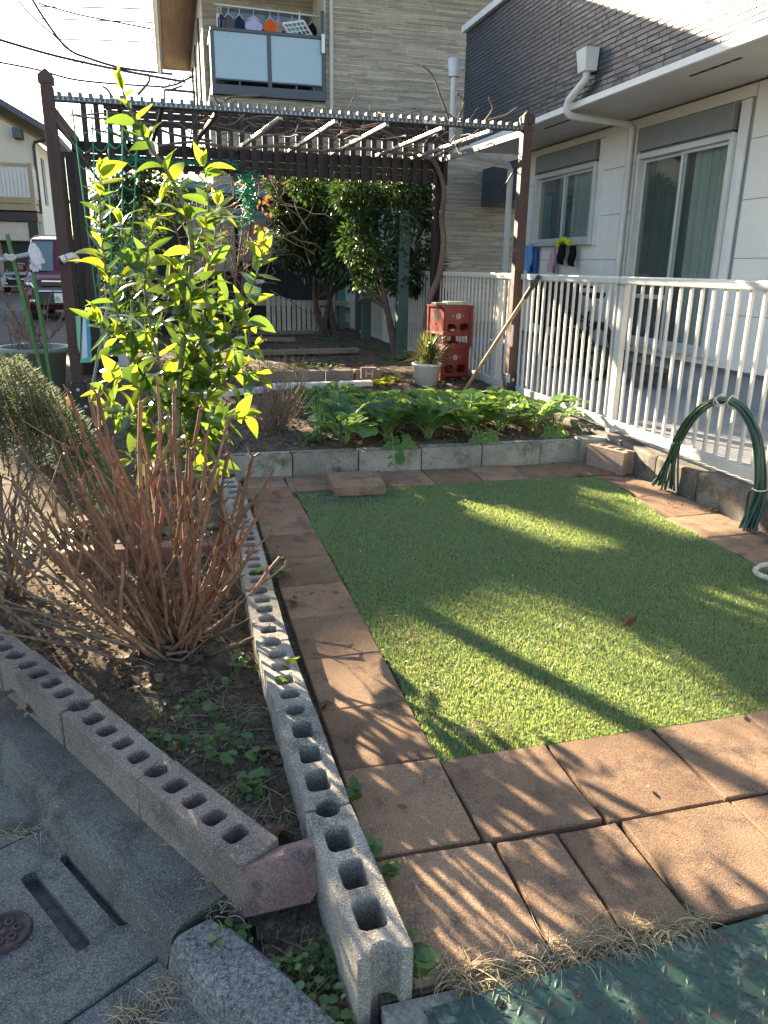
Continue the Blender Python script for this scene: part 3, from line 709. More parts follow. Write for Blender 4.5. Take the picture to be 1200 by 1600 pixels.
# ------------------------------------------------------------------ white house across the street
lh = thing('white_house', 'cream two-storey house with slatted balcony across the street at far left', 'house', (-7, 31, .2))
LX, LY = -4.15, 30.0
cream = surf('cream wall', (.72, .68, .55), (.66, .62, .50), big=.5, fine=20, finev=.05, bump=.03)
mb = MB(); mb.add([(-12, LY, 0), (LX, LY, 0), (LX, LY, 5.05), (-8, LY, 7.2), (-12, LY, 5.0), (-12, 38, 0), (LX, 38, 0), (LX, 38, 5.05), (-8, 38, 7.2), (-12, 38, 5.0)],
       [(0, 1, 2, 3, 4), (5, 9, 8, 7, 6), (1, 6, 7, 2), (0, 4, 9, 5)]); mb.build('wall', cream, lh)
rm = surf('grey roof', (.13, .14, .16), (.10, .11, .125), big=2, fine=20, bump=.2)
mb = MB()
for s, xe in ((1, LX+.75), (-1, -12.7)):
    z_e = 5.42-.02; zt = 7.62
    mb.add([(-8, LY-.7, zt), (xe, LY-.7, z_e-.35), (xe, LY-.7, z_e-.15), (-8, LY-.7, zt+.2), (-8, 38.6, zt), (xe, 38.6, z_e-.35), (xe, 38.6, z_e-.15), (-8, 38.6, zt+.2)], [(0, 1, 2, 3), (4, 7, 6, 5), (0, 4, 5, 1), (3, 2, 6, 7), (1, 5, 6, 2)])
mb.build('roof', rm, lh)
mb = MB(); mb.b2((LX-.55, LY-.6, 5.0), (LX-.3, LY-.02, 5.3)); mb.build('roof_bracket', rm, lh)
wood = plain('tan timber', (.42, .31, .19), rough=.7); slat_w = plain('white slat', (.68, .66, .62), rough=.5)
lb = thing_part('balcony', lh)
mb = MB(); mb.b2((-10, LY-.95, 4.10), (LX-.05, LY-.87, 4.2)); mb.b2((-10, LY-.95, 3.0), (LX-.05, LY-.87, 3.18)); mb.b2((-10, LY-.98, 2.78), (LX-.05, LY-.05, 2.97)); mb.b2((LX-.15, LY-.96, 2.8), (LX-.04, LY-.86, 4.22)); mb.b2((LX-.13, LY-.86, 4.10), (LX-.05, LY-.02, 4.2)); mb.b2((LX-.13, LY-.86, 3.0), (LX-.05, LY-.02, 3.2)); mb.build('balcony_rail', wood, lb)
sl = MB(); sl.b2((-.052, -.02, 0), (.052, .02, .93)); slm = sl.mesh('slat', slat_w)
for k in range(44): link('slat', slm, lb, Vector((LX-.22-k*.118, LY-.91, 3.175))-lh.location)
for k in range(6): link('slat', slm, lb, Vector((LX-.09, LY-.75+k*.12, 3.175))-lh.location)
dk = plain('dark brown beam', (.05, .042, .04), rough=.6)
mb = MB(); mb.b2((-10, LY-1.0, 2.45), (LX-.02, LY-.1, 2.72)); mb.b2((LX-.33, LY-.95, .2), (LX-.05, LY-.7, 2.45)); mb.build('porch_frame', dk, lh)
mb = MB(); mb.b2((-10, LY-.9, 1.85), (LX-.35, LY-.8, 2.42)); mb.build('porch_awning', plain('cream awning', (.62, .58, .48)), lh)
mb = MB(); mb.b2((-9, LY-.06, .5), (LX-.4, LY-.02, 1.85)); wo = mb.build('porch_window', plain('porch dark', (.06, .055, .05)), lh)
mb = MB()
for x in (-8.5, -7.2, -5.9, -5.62): mb.b2((x-.07, LY-.1, .5), (x+.07, LY-.062, 1.8))
mb.b2((-9, LY-.1, .45), (LX-.4, LY-.062, .6)); mb.build('window_frame', plain('beige frame', (.42, .38, .30)), lh)
mb = MB(); mb.tube([(LX+.4, LY-.2, 5.0), (LX+.02, LY-.1, 4.95), (LX-.02, LY-.1, 4.8), (LX-.02, LY-.1, 2.75)], .05, 6); mb.build('drainpipe', dk, lh)
mb = MB(); mb.b2((LX, 31.0, 3.1), (LX+.03, 31.6, 4.6)); mb.build('side_window', dk, lh)
# unseen blocks added left of the view, sized to shade kerb and turf
shade_set = thing('shade_blocks', 'unseen dark brown blocks added left of the garden to cast shade', 'house', (-11.3, 23, 0))
brn = surf('dark brown render', (.10, .085, .07), big=1, fine=20)  # dark so the added blocks reflect little in the window panes
SV = Vector((-.3907, .9205, 0)); NV = Vector((.9205, .3907, 0))      # the added blocks are turned to run along the sun direction
def sq(c, w, d, z0, z1, u0=0.0): p = Vector((c-.4245*20, 20, 0))-NV*u0; return [tuple((p+NV*u+SV*v)[:2]) for u, v in ((0, 0), (w, 0), (w, d), (0, d))], z0, z1
mb = MB(); mb.prism(*sq(.62, 7, 6, 0, 7.5, 7)); mb.build('wall', brn, shade_set)  # added block keeping kerb and gutter in shade
mb = MB(); o_, _, _ = sq(.60, 7.28, 6.3, 0, 1, 7.28); mb.prism(o_, 7.5, 7.65); mb.build('roof', rm, shade_set)  # top slab of the added kerb-shading block
mb = MB(); mb.prism(*sq(1.06, 1.20, 3, 0, 7.12)); mb.build('low_shade_block', brn, shade_set)  # added lower block, its height set to shade only the farther turf
mb = MB(); mb.prism(*sq(2.34, .56, 1.0, 0, 8.6)); mb.build('tall_shade_block', brn, shade_set)  # added tall block casting the dark diagonal band on the turf
mb = MB(); mb.prism(*sq(3.14, .42, .8, 0, 8.0)); mb.build('tall_shade_block', brn, shade_set)  # second added tall block, shading the turf further right
# ------------------------------------------------------------------ pergola
perg = thing('pergola', 'dark brown wooden pergola with toothed beam and slatted back screen', 'pergola', (1.1, 7.9, 0))
brown = surf('brown stained wood', (.085, .043, .034), (.06, .032, .027), (.045, .027, .024), big=3, fine=70, finev=.3, bump=.3, dist=.003, rough=.6, spec=.35, streak=(1, 1, .12))
dbrown = surf('dark brown wood', (.040, .027, .023), (.028, .02, .018), big=3, fine=60, finev=.25, bump=.2, rough=.6, spec=.3, vary=.15)
grey_rail = surf('grey metal rail', (.075, .085, .095), (.06, .066, .075), big=5, fine=60, finev=.15, bump=.1, rough=.35, spec=.6, metal=.3)
black_iron = plain('black iron', (.018, .018, .02), rough=.5)
def post(x, y, zt, w=.088, bracket=True, mat=brown, zb=0.0):
    mb = MB(); mb.b2((x-w/2, y-w/2, zb), (x+w/2, y+w/2, zt-.11)); o = mb.build('post', mat, perg, bevel=.006)
    mb = MB(); h = w/2+.008
    mb.add([(x-h, y-h, zt-.10), (x+h, y-h, zt-.10), (x+h, y+h, zt-.10), (x-h, y+h, zt-.10), (x-h, y-h, zt-.05), (x+h, y-h, zt-.05), (x+h, y+h, zt-.05), (x-h, y+h, zt-.05), (x, y, zt)], [(0, 3, 2, 1), (0, 1, 5, 4), (1, 2, 6, 5), (2, 3, 7, 6), (3, 0, 4, 7), (4, 5, 8), (5, 6, 8), (6, 7, 8), (7, 4, 8)])
    mb.build('post_cap', mat, o, bevel=.003)
    if bracket:
        mb = MB(); b = w/2+.012; g0 = .11; mb.b2((x-b, y-b, .0), (x+b, y+b, g0+.25)); b += .03; mb.b2((x-b, y-b, -.02), (x+b, y+b, g0+.12)); br = mb.build('post_bracket', black_iron, perg, bevel=.003)
        mb = MB()
        for (dx, dz) in ((-.045, .19), (.045, .19), (0, .31)): mb.lathe([(0, .006), (.012, .006), (.013, 0)], (x+dx, y-b-(0 if dz < .25 else -.03), dz), 8, M=Matrix.Rotation(R(90), 3, 'X'))
        mb.build('bolt', alu, br)
    return o
PY, QY = 6.05, 8.1
pl = post(-.722, PY, 2.41, .078); pr = post(2.712, PY, 2.36, .078, zb=.05)
post(-.755, QY, 2.256, .092, False, dbrown); post(2.690, QY, 2.256, .092, False, dbrown)
mb = MB(); mb.b2((-.693, PY-.026, 2.212), (2.765, PY-.003, 2.246)); mb.build('front_rail', grey_rail, perg, bevel=.004)
mb = MB(); mb.b2((-.693, PY+.010, 2.212), (2.684, PY+.026, 2.228)); mb.build('front_beam', dbrown, perg)
tooth = MB(); tooth.b2((-.0115, -.026, -.018), (.0115, .04, .019)); tm = tooth.mesh('beam_tooth', grey_rail)
for k in range(52): link('beam_tooth', tm, perg, Vector((-.649+k*.0655, PY-.0105, 2.2495))-perg.location)
lip = MB(); lip.b2((-.0055, -.004, -.011), (.0055, .004, .011)); lm_ = lip.mesh('rail_rib', plain('rib light', (.30, .31, .32), rough=.3, metal=.4))
for k in range(104): link('rail_rib', lm_, perg, Vector((-.658+k*.0328, PY-.031, 2.229))-perg.location)
mb = MB(); mb.b2((-.773, QY-.045, 2.20), (2.757, QY-.01, 2.242)); mb.build('back_beam', dbrown, perg)
near_x = [q*.877 for q in (-.319, .0, .42, .937, 1.397, 1.835, 2.334, 2.774, 3.106)]; far_x = [q*.91 for q in (-.33, -.12, .275, .73, 1.254, 1.716, 2.20, 2.62, 2.98)]
rafter_m = plain('aluminium rafter', (.40, .40, .40), rough=.28, metal=.7)
for k, (a, b) in enumerate(zip(near_x, far_x)):
    mb = MB(); mb.beam((a, PY+.03, 2.205), (b, QY-.055, 2.233), .030, .030)
    mb.build('rafter', rafter_m if k > 2 else dbrown, perg, bevel=.006)
# slatted back screen: upright slats on two bands of boards with an open band between
sl = MB(); sl.b2((-.024, -.013, 0), (.024, .013, .582)); slm2 = sl.mesh('slat', dbrown)
for k in range(33): link('slat', slm2, perg, Vector((-.673+k*.1065, QY-.07, 1.998))-perg.location)
for k in range(3):
    for a, b in ((-.755, .41), (.41, 1.593), (1.593, 2.735)):
        mb = MB(); mb.b2((max(a, -.51)+.002, QY-.052+.004*k, 2.388+k*.062), (b-.002, QY-.034, 2.388+k*.062+.058)); mb.build('board', dbrown, perg, bevel=.003)
        mb = MB(); mb.b2((a+.002, QY-.052+.004*k, 2.024+k*.060), (b-.002, QY-.034, 2.024+k*.060+.056)); mb.build('board', dbrown, perg, bevel=.003)
# wide upright boards beside the far left post
for k in range(3):
    mb = MB(); mb.b2((-.965+.082*k, QY+.05+.006*(k % 2), .05), (-.965+.082*k+.079, QY+.078+.006*(k % 2), 2.16)); mb.build('side_board', dbrown, perg, bevel=.003)
mb = MB(); mb.beam((-.745, PY+.045, 2.19), (-.755, QY-.05, 2.22), .05, .08); mb.build('side_beam', dbrown, perg)
mb = MB(); mb.beam((2.70, PY+.045, 2.205), (2.69, QY-.05, 2.233), .026, .045); mb.build('side_beam', rafter_m, perg)
mb = MB(); mb.beam((-.70, PY+.05, 2.12), (-.55, QY-.8, 1.86), .018, .018); mb.build('brace', rafter_m, perg)
mb = MB(); mb.tube([(2.685, PY+.02, 2.01), (2.66, 6.4, 1.78)], .007, 5); mb.build('brace', dbrown, perg)
stick = plain('white label', (.70, .70, .68))
mb = MB(); mb.b2((2.674, PY-.0415, .585), (2.692, PY-.0395, .76)); mb.build('label_sticker', stick, pr)
mb = MB(); mb.b2((2.664, PY-.0535, .29), (2.682, PY-.0515, .36)); mb.build('label_sticker', plain('teal label', (.25, .5, .5)), pr)
mb = MB(); mb.b2((1.86, PY-.033, 2.218), (1.96, PY-.0315, 2.242)); mb.build('label_sticker', stick, perg)
# green iron trestle posts under the trees and teal lintel of the shed behind
gp = surf('dull green paint', (.075, .12, .10), (.055, .09, .08), big=4, fine=60, finev=.2, bump=.15, rough=.55)
for (a, b, lab) in ((2.54, 10.6, 'dull green square post standing left of the single tree trunk'), (2.46, 8.55, 'dull green square post standing between the tree trunk and the red crates'), (2.75, 11.9, 'dull green square post behind the multi-stemmed tree')):
    mb = MB(); mb.b2((a-.06, b-.06, .05), (a+.06, b+.06, 1.75)); mb.b2((a-.045, b-.045, 1.75), (a+.045, b+.045, 1.79)); tag(mb.build('green_post', gp, bevel=.006), lab, 'post')
shed = thing('teal_shed', 'open teal-framed garden shed half hidden behind the dark trees', 'shed', (1.4, 12.6, .2))
tl = surf('teal paint', (.14, .25, .26), (.11, .20, .21), big=3, fine=40, finev=.15, bump=.1, rough=.5)
mb = MB(); mb.beam((.2, 12.3, 2.30), (2.5, 12.3, 2.10), .08, .11); mb.build('lintel', tl, shed, bevel=.005)
mb = MB(); mb.beam((.1, 12.25, 2.02), (2.6, 12.25, 1.80), .06, .08); mb.build('lintel', tl, shed, bevel=.005)
mb = MB(); mb.beam((-.1, 12.2, 2.50), (2.4, 12.2, 2.42), .06, .07); mb.build('lintel', tl, shed, bevel=.005)
for xa, zt_ in ((-.4, 2.5), (2.52, 2.2)): mb = MB(); mb.b2((xa, 12.35, .1), (xa+.1, 12.45, zt_)); mb.build('shed_post', tl, shed)
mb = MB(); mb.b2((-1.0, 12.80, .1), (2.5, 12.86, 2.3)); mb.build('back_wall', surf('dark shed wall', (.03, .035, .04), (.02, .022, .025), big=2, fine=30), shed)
mb = MB(); mb.b2((.3, 12.55, 1.1), (.95, 12.62, 1.95)); mb.b2((1.0, 12.5, 1.25), (1.75, 12.62, 1.9)); mb.build('side_panel', surf('weathered panel', (.36, .34, .27), (.26, .24, .19), big=3, fine=30, bump=.2), shed)
mb = MB(); mb.b2((1.2, 12.0, .62), (2.6, 12.5, .68)); mb.build('plank_floor', wood, shed)
# low white picket fence
pk = thing('picket_fence', 'short low picket fence of pale boards leaning behind the garden beds', 'picket fence', (1.7, 11.9, .2))
A = Vector((1.33, 11.72, 0)); B = Vector((2.20, 12.02, 0)); pkm = surf('weathered white paint', (.55, .52, .45), (.42, .40, .34), big=5, fine=50, bump=.2, vary=.12)
for k in range(12):
    t = k/11; c = A.lerp(B, t); zt = .80-.20*t
    mb = MB(); mb.b2((c.x-.028, c.y-.012, .13), (c.x+.028, c.y+.012, zt)); mb.build('picket', pkm, pk, bevel=.003)
mb = MB(); mb.beam((A.x-.04, A.y+.03, .76), (B.x+.04, B.y+.03, .55), .03, .05); mb.beam((A.x-.04, A.y+.03, .24), (B.x+.04, B.y+.03, .24), .03, .05); mb.build('rail', pkm, pk)
# terraces: white edging, block steps, planks
mb = MB(); mb.beam((.70, 6.63, .205), (1.66, 6.70, .205), .09, .05); mb.beam((.12, 6.35, .185), (.72, 6.60, .19), .08, .045); tag(mb.build('white_edging', plain('white board', (.62, .62, .60), rough=.55), bevel=.004), 'long white plastic edging strip behind the vegetable bed', 'edging')
tr = thing('terrace_edging', 'low line of small blocks stepping up behind the white edging strip', 'block edging', (1.3, 7.2, .12))
for k in range(5):
    mb = MB(); mb.box((.62+k*.27, 7.02+random.uniform(-.01, .01), .225), (.25, .10, .13), rz=random.uniform(-.05, .05), jit=.006); mb.build('concrete_block', surf('tan blocks', (.22, .17, .13), (.15, .12, .10), big=5, fine=80, bump=.5, vary=.2), tr, bevel=.006)
for i, (a, b, z) in enumerate((((.7, 8.6, .27), (1.75, 8.72, .27)), ((.75, 10.1, .25), (2.3, 10.2, .25)), ((1.1, 11.2, .24), (1.8, 11.3, .24)))) if False else []: pass
for a, b, lab in (((.75, 8.6, .285), (2.0, 8.75, .285), 'weathered plank edging lying across the middle soil terrace'), ((.8, 10.3, .275), (1.5, 10.25, .275), 'short weathered plank lying on the far soil terrace'), ((1.0, 11.35, .27), (2.3, 11.45, .27), 'weathered plank lying just in front of the picket fence')):
    mb = MB(); mb.beam(a, b, .12, .05); tag(mb.build('plank', surf('weathered wood', (.26, .20, .15), (.17, .13, .10), big=4, fine=50, bump=.3, streak=(1, 6, 1)), bevel=.004), lab, 'plank')
hbk = MB(); hbk.box((1.60, 6.56, .315), (.135, .07, .10), rz=-.1); hbo = hbk.build('brick', surf('red brick', (.28, .15, .115), (.21, .115, .09), big=8, fine=90, bump=.4), bevel=.005)
tag(hbo, 'small red brick with a pale raised letter H behind the vegetable bed', 'brick')
ht = MB(); f = Matrix.Rotation(-.1, 3, 'Z')
for (a, b, c, d) in ((-.034, -.03, -.022, .03), (.022, -.03, .034, .03), (-.022, -.006, .022, .006)):
    ht.b2((a, -.0385, b), (c, -.0345, d))
ht.v = [tuple(f @ Vector(p)+Vector((1.60, 6.56, .315))) for p in ht.v]; ht.build('letter_mark', plain('pale letter', (.50, .40, .34), rough=.8), hbo)
# ------------------------------------------------------------------ artificial turf
import numpy as np
rng = np.random.default_rng(4)
def turf_edge(y):    # left and right limits of the carpet at a distance
    return .588+.006*math.sin(y*7)+.004*math.sin(y*19), (2.365+.11*max(0, y-3.2) if y > 2.3 else 2.365)+.006*math.sin(y*9)
tb = MB(); N = 24; vs = []
for i in range(N+1):
    y = 1.592+(4.10-1.592)*i/N; a, b = turf_edge(y)
    vs += [(a, y, -.012), (b, y, -.012)]
tb.add(vs, [(2*i, 2*i+1, 2*i+3, 2*i+2) for i in range(N)])
tag(tb.build('turf_backing', surf('turf backing', (.05, .10, .07), (.035, .075, .05), (.085, .085, .06), big=3, fine=200, bump=.5)), kind='structure')
def blades(name, pts, h, w, mat, lean=.6, base=None):
    n = len(pts); a = rng.uniform(0, 2*np.pi, n); hh = h*rng.uniform(.6, 1.25, n); ww = w*rng.uniform(.7, 1.3, n)
    ln = lean*np.abs(rng.normal(0, 1, n)); b = rng.uniform(0, 2*np.pi, n)
    dx = np.cos(a)*ww/2; dy = np.sin(a)*ww/2; k = 1/np.sqrt(1+ln**2)
    tip = pts+np.stack([np.cos(b)*ln*hh*k, np.sin(b)*ln*hh*k, hh*k], 1)
    v = np.empty((n, 3, 3)); v[:, 0] = pts+np.stack([-dx, -dy, 0*dx], 1); v[:, 1] = pts+np.stack([dx, dy, 0*dx], 1); v[:, 2] = tip
    me = bpy.data.meshes.new(name); me.vertices.add(3*n); me.vertices.foreach_set('co', v.reshape(-1))
    me.loops.add(3*n); me.loops.foreach_set('vertex_index', np.arange(3*n, dtype=np.int32))
    me.polygons.add(n); me.polygons.foreach_set('loop_start', np.arange(0, 3*n, 3, dtype=np.int32))
    me.materials.append(mat); me.update(calc_edges=True); me.validate()
    o = link(name, me); o['kind'] = 'stuff'; return o
NB = 420000
yy = 1.588+(4.10-1.588)*rng.random(NB)**1.55; xx = .575+rng.random(NB)*(2.62-.575)
ea = np.array([turf_edge(t) for t in yy[:1]]); lo = .588+.006*np.sin(yy*7)+.004*np.sin(yy*19)-.011*rng.random(NB)**2; hi = 2.365+.11*np.maximum(0, yy-3.2)+.006*np.sin(yy*9)
far = 4.10-.05*np.maximum(0, np.sin(xx*3))
worn = (np.hypot((xx-.85)/.28, (yy-3.95)/.22) < rng.uniform(.5, 1.1, NB)) & (rng.random(NB) < .9)
ok = (xx > lo) & (xx < hi) & (yy < far) & ~worn
tp = np.stack([xx[ok], yy[ok], np.full(ok.sum(), -.011)], 1)
turf_m = leafy('turf blade', (.058, .182, .145), (.155, .315, .21), (.58, .66, .10), rough=.42, spec=.4, tw=.45)
blades('artificial_turf', tp, .0125, .0038, turf_m, lean=1.5)
nb = 26000
yb = 1.6+2.45*rng.random(nb)**1.4; xb = .6+1.75*rng.random(nb)
blades('turf_thatch', np.stack([xb, yb, np.full(nb, -.008)], 1), .016, .0035, leafy('turf thatch', (.17, .15, .07), (.25, .23, .11), (.3, .26, .1), tw=.3), lean=1.1)

# ------------------------------------------------------------------ leaves and branches
def leaf_mesh(name, mat, wid=.42, fold=.22, curve=.25, n=6, pet=.0):
    mb = MB(); vs = []
    for i in range(n+1):
        t = i/n; w = wid*.5*(math.sin(math.pi*min(1, t**.82))**.85)*(1-.15*t)
        if i == n: w = .003
        z = curve*(t-t*t*1.6)-.02
        vs += [(-w, t, z+abs(w)*fold), (0, t, z), (w, t, z+abs(w)*fold)]
    fs = []
    for i in range(n):
        a = 3*i; fs += [(a, a+1, a+4, a+3), (a+1, a+2, a+5, a+4)]
    mb.add(vs, fs, 0, True); return mb.mesh(name, mat)
def orient(d, up_hint, roll=0.0):
    """matrix with local Y along d and local Z towards up_hint"""
    y = Vector(d).normalized(); x = y.cross(Vector(up_hint))
    if x.length < .05: x = y.cross(Vector((1, 0, 0)))
    x.normalize(); z = x.cross(y); M = Matrix((x, y, z)).transposed()
    return M @ Matrix.Rotation(roll, 3, 'Y')
def smooth_path(pts, k=4):
    out = []; pts = [Vector(p) for p in pts]
    for i in range(len(pts)-1):
        p0 = pts[max(i-1, 0)]; p1 = pts[i]; p2 = pts[i+1]; p3 = pts[min(i+2, len(pts)-1)]
        for j in range(k):
            t = j/k; out.append(.5*((2*p1)+(p2-p0)*t+(2*p0-5*p1+4*p2-p3)*t*t+(3*p1-p0-3*p2+p3)*t*t*t))
    out.append(pts[-1]); return out
def place(name, me, parent, loc, M, s):
    o = bpy.data.objects.new(name, me); COL.objects.link(o)
    m4 = M.to_4x4() @ Matrix.Scale(s, 4); m4.translation = Vector(loc)-org_of(parent); o.parent = parent
    o.matrix_local = m4; return o

# ---- citrus sapling with big glossy yellow-green leaves
rnd = random.Random(21)
cit = thing('citrus_tree', 'young citrus tree with large glossy yellow-green leaves lit from behind', 'tree', tuple(P(286, 918, 2.95)))
lf_y = leafy('young citrus leaf', (.10, .17, .02), (.20, .25, .025), (.46, .53, .03), rough=.22, spec=.6, tw=.55, island=False)
lf_g = leafy('citrus leaf', (.040, .095, .022), (.09, .16, .03), (.20, .31, .03), rough=.18, spec=.7, tw=.42, island=False)
lf_d = leafy('old citrus leaf', (.022, .06, .018), (.05, .10, .026), (.16, .27, .03), rough=.16, spec=.75, tw=.3, island=False)
bark_g = surf('green bark', (.17, .18, .08), (.12, .12, .06), big=8, fine=60, bump=.2, rough=.6)
LM = [leaf_mesh('citrus_leaf', m, w, f, c) for m in (lf_y, lf_g, lf_d) for (w, f, c) in ((.44, .25, .22), (.54, .12, .42), (.36, .55, -.12))]
CB = [([(286, 918), (284, 820), (278, 710), (280, 600), (290, 500), (300, 400), (290, 330), (262, 270), (225, 215), (200, 165), (192, 142)], 2.95, -.05, .0145),
      ([(268, 720), (310, 625), (345, 545), (382, 475), (404, 420), (411, 385)], 2.95, -.12, .0075),
      ([(265, 690), (240, 615), (207, 560), (182, 485), (166, 425), (156, 340), (160, 275)], 2.95, .10, .0075),
      ([(285, 650), (315, 530), (322, 440), (335, 375), (340, 320)], 2.95, .14, .0068),
      ([(270, 640), (240, 530), (226, 450), (235, 370), (250, 315)], 2.95, -.14, .0068),
      ([(285, 670), (340, 605), (380, 582), (404, 592)], 2.95, -.1, .005),
      ([(268, 650), (215, 605), (182, 590), (160, 610)], 2.95, -.16, .005),
      ([(275, 600), (330, 500), (360, 470), (388, 500)], 2.95, .16, .005),
      ([(290, 500), (250, 440), (205, 400), (190, 350)], 2.95, .12, .005),
      ([(268, 700), (225, 655), (190, 640)], 2.95, .1, .005), ([(275, 690), (325, 680), (350, 660)], 2.95, .12, .005),
      ([(283, 690), (200, 660), (165, 640)], 2.95, .12, .004), ([(283, 700), (345, 660), (385, 650)], 2.95, .1, .004), ([(282, 740), (230, 710), (205, 720)], 2.95, -.08, .004), ([(283, 740), (330, 720), (345, 735)], 2.95, .06, .004), ([(283, 620), (360, 560), (400, 540)], 2.95, .1, .004), ([(250, 560), (170, 520), (150, 500)], 2.95, .05, .004), ([(300, 400), (325, 330), (318, 260)], 2.95, .05, .005), ([(280, 560), (300, 470), (275, 420)], 2.95, -.22, .005)]
nleaf = 0
for bi, (px, y0, dy, r) in enumerate(CB):
    k = len(px); path = smooth_path([P(a, b, y0+dy*i/(k-1)) for i, (a, b) in enumerate(px)], 4)
    n = len(path); mb = MB(); mb.tube(path, [r*(1-.75*i/(n-1)) for i in range(n)], 6); mb.build('trunk' if bi == 0 else 'branch', bark_g, cit)
    acc = 0.0; ang = rnd.random()*6
    for i in range(1, n):
        seg = path[i]-path[i-1]; acc += seg.length
        t = i/(n-1)
        if bi == 0 and t < .36: acc = 0; continue
        step = .0152 if bi else .020
        while acc > step:
            acc -= step; ang += 2.4; p = path[i-1].lerp(path[i], rnd.random())
            tan = seg.normalized(); a = tan.cross(Vector((.2, 1, .1))).normalized(); b = tan.cross(a)
            d = (a*math.cos(ang)+b*math.sin(ang))*rnd.uniform(.8, 1.1)+tan*rnd.uniform(.2, .8)+Vector((0, 0, rnd.uniform(-.35, .25)))
            young = rnd.random() < (.22+.5*max(0, (t-.4)))
            me = LM[rnd.randrange(3)+(0 if young else (3 if rnd.random() < .35+.35*t else 6))]
            place('leaf', me, cit, p, orient(d, Vector((rnd.uniform(-.7, .7), rnd.uniform(-.9, .5), 1)), rnd.uniform(-.5, .5)), rnd.choice((.065, .09, .11, .13, .145))*rnd.uniform(.85, 1.1)*(1-.2*t)); nleaf += 1
    for q in range(3):
        d = (path[-1]-path[-3]).normalized()+Vector((rnd.uniform(-.5, .5), rnd.uniform(-.5, .5), .3))
        place('leaf', LM[rnd.randrange(3)], cit, path[-1], orient(d, (rnd.uniform(-.5, .5), -.6, 1)), rnd.uniform(.05, .085)); nleaf += 1

# ---- leafless hydrangea stems
stem_m = surf('reddish stem', (.275, .14, .08), (.165, .082, .05), (.31, .19, .125), big=16, fine=90, finev=.35, bump=.4, rough=.6, spec=.35, vary=.25, streak=(1, 1, .25))
dryl = leafy('dry leaf', (.12, .07, .04), (.23, .14, .085), (.30, .14, .055), rough=.7, spec=.2, tw=.25, island=False)
twig_m = surf('grey brown twig', (.24, .17, .12), (.16, .11, .08), big=12, fine=80, bump=.3, rough=.7, vary=.2)
def dry_leaf_mesh(seed):
    q = random.Random(seed); mb = MB(); n = 9; vs = []; tw = q.uniform(-1.2, 1.2); cu = q.uniform(.6, 1.6)*q.choice((-1, 1))
    y = z = 0.0; a = 0.0
    for i in range(n+1):
        t = i/n; w = .26*math.sin(math.pi*min(1, .04+t**.85*.96))**.8; r = tw*t; f = q.uniform(.4, 1.3)
        for s in (-1, -.5, 0, .5, 1):
            ww = w*abs(s)*q.uniform(.75, 1.15); x = math.copysign(ww*math.cos(f*abs(s)), s) if s else 0; h = ww*math.sin(f*abs(s))+q.uniform(-.015, .015)
            vs.append((x*math.cos(r)-h*math.sin(r), y, z+x*math.sin(r)+h*math.cos(r)))
        a += cu/n; y += math.cos(a)/n; z += math.sin(a)/n*.8
    mb.add(vs, [(5*i+j, 5*i+j+1, 5*i+j+6, 5*i+j+5) for i in range(n) for j in range(4)], 0, True); return mb.mesh('dry_leaf', dryl)
DLM = [dry_leaf_mesh(k) for k in (3, 8, 14)]
def stem_path(b, t, bow, rnd, k=7):
    b = Vector(b); t = Vector(t); L = (t-b).length; out = []
    side = Vector((rnd.uniform(-1, 1), rnd.uniform(-1, 1), 0))*.03*L
    for i in range(k+1):
        q = i/k; p = b.lerp(t, q); p.z += bow*L*math.sin(math.pi*q)*(-.5); p += side*math.sin(math.pi*q*1.3)+Vector((rnd.uniform(-1, 1), rnd.uniform(-1, 1), rnd.uniform(-.5, .5)))*.017*L*(1 if 0 < i < k else 0); out.append(p)
    return out
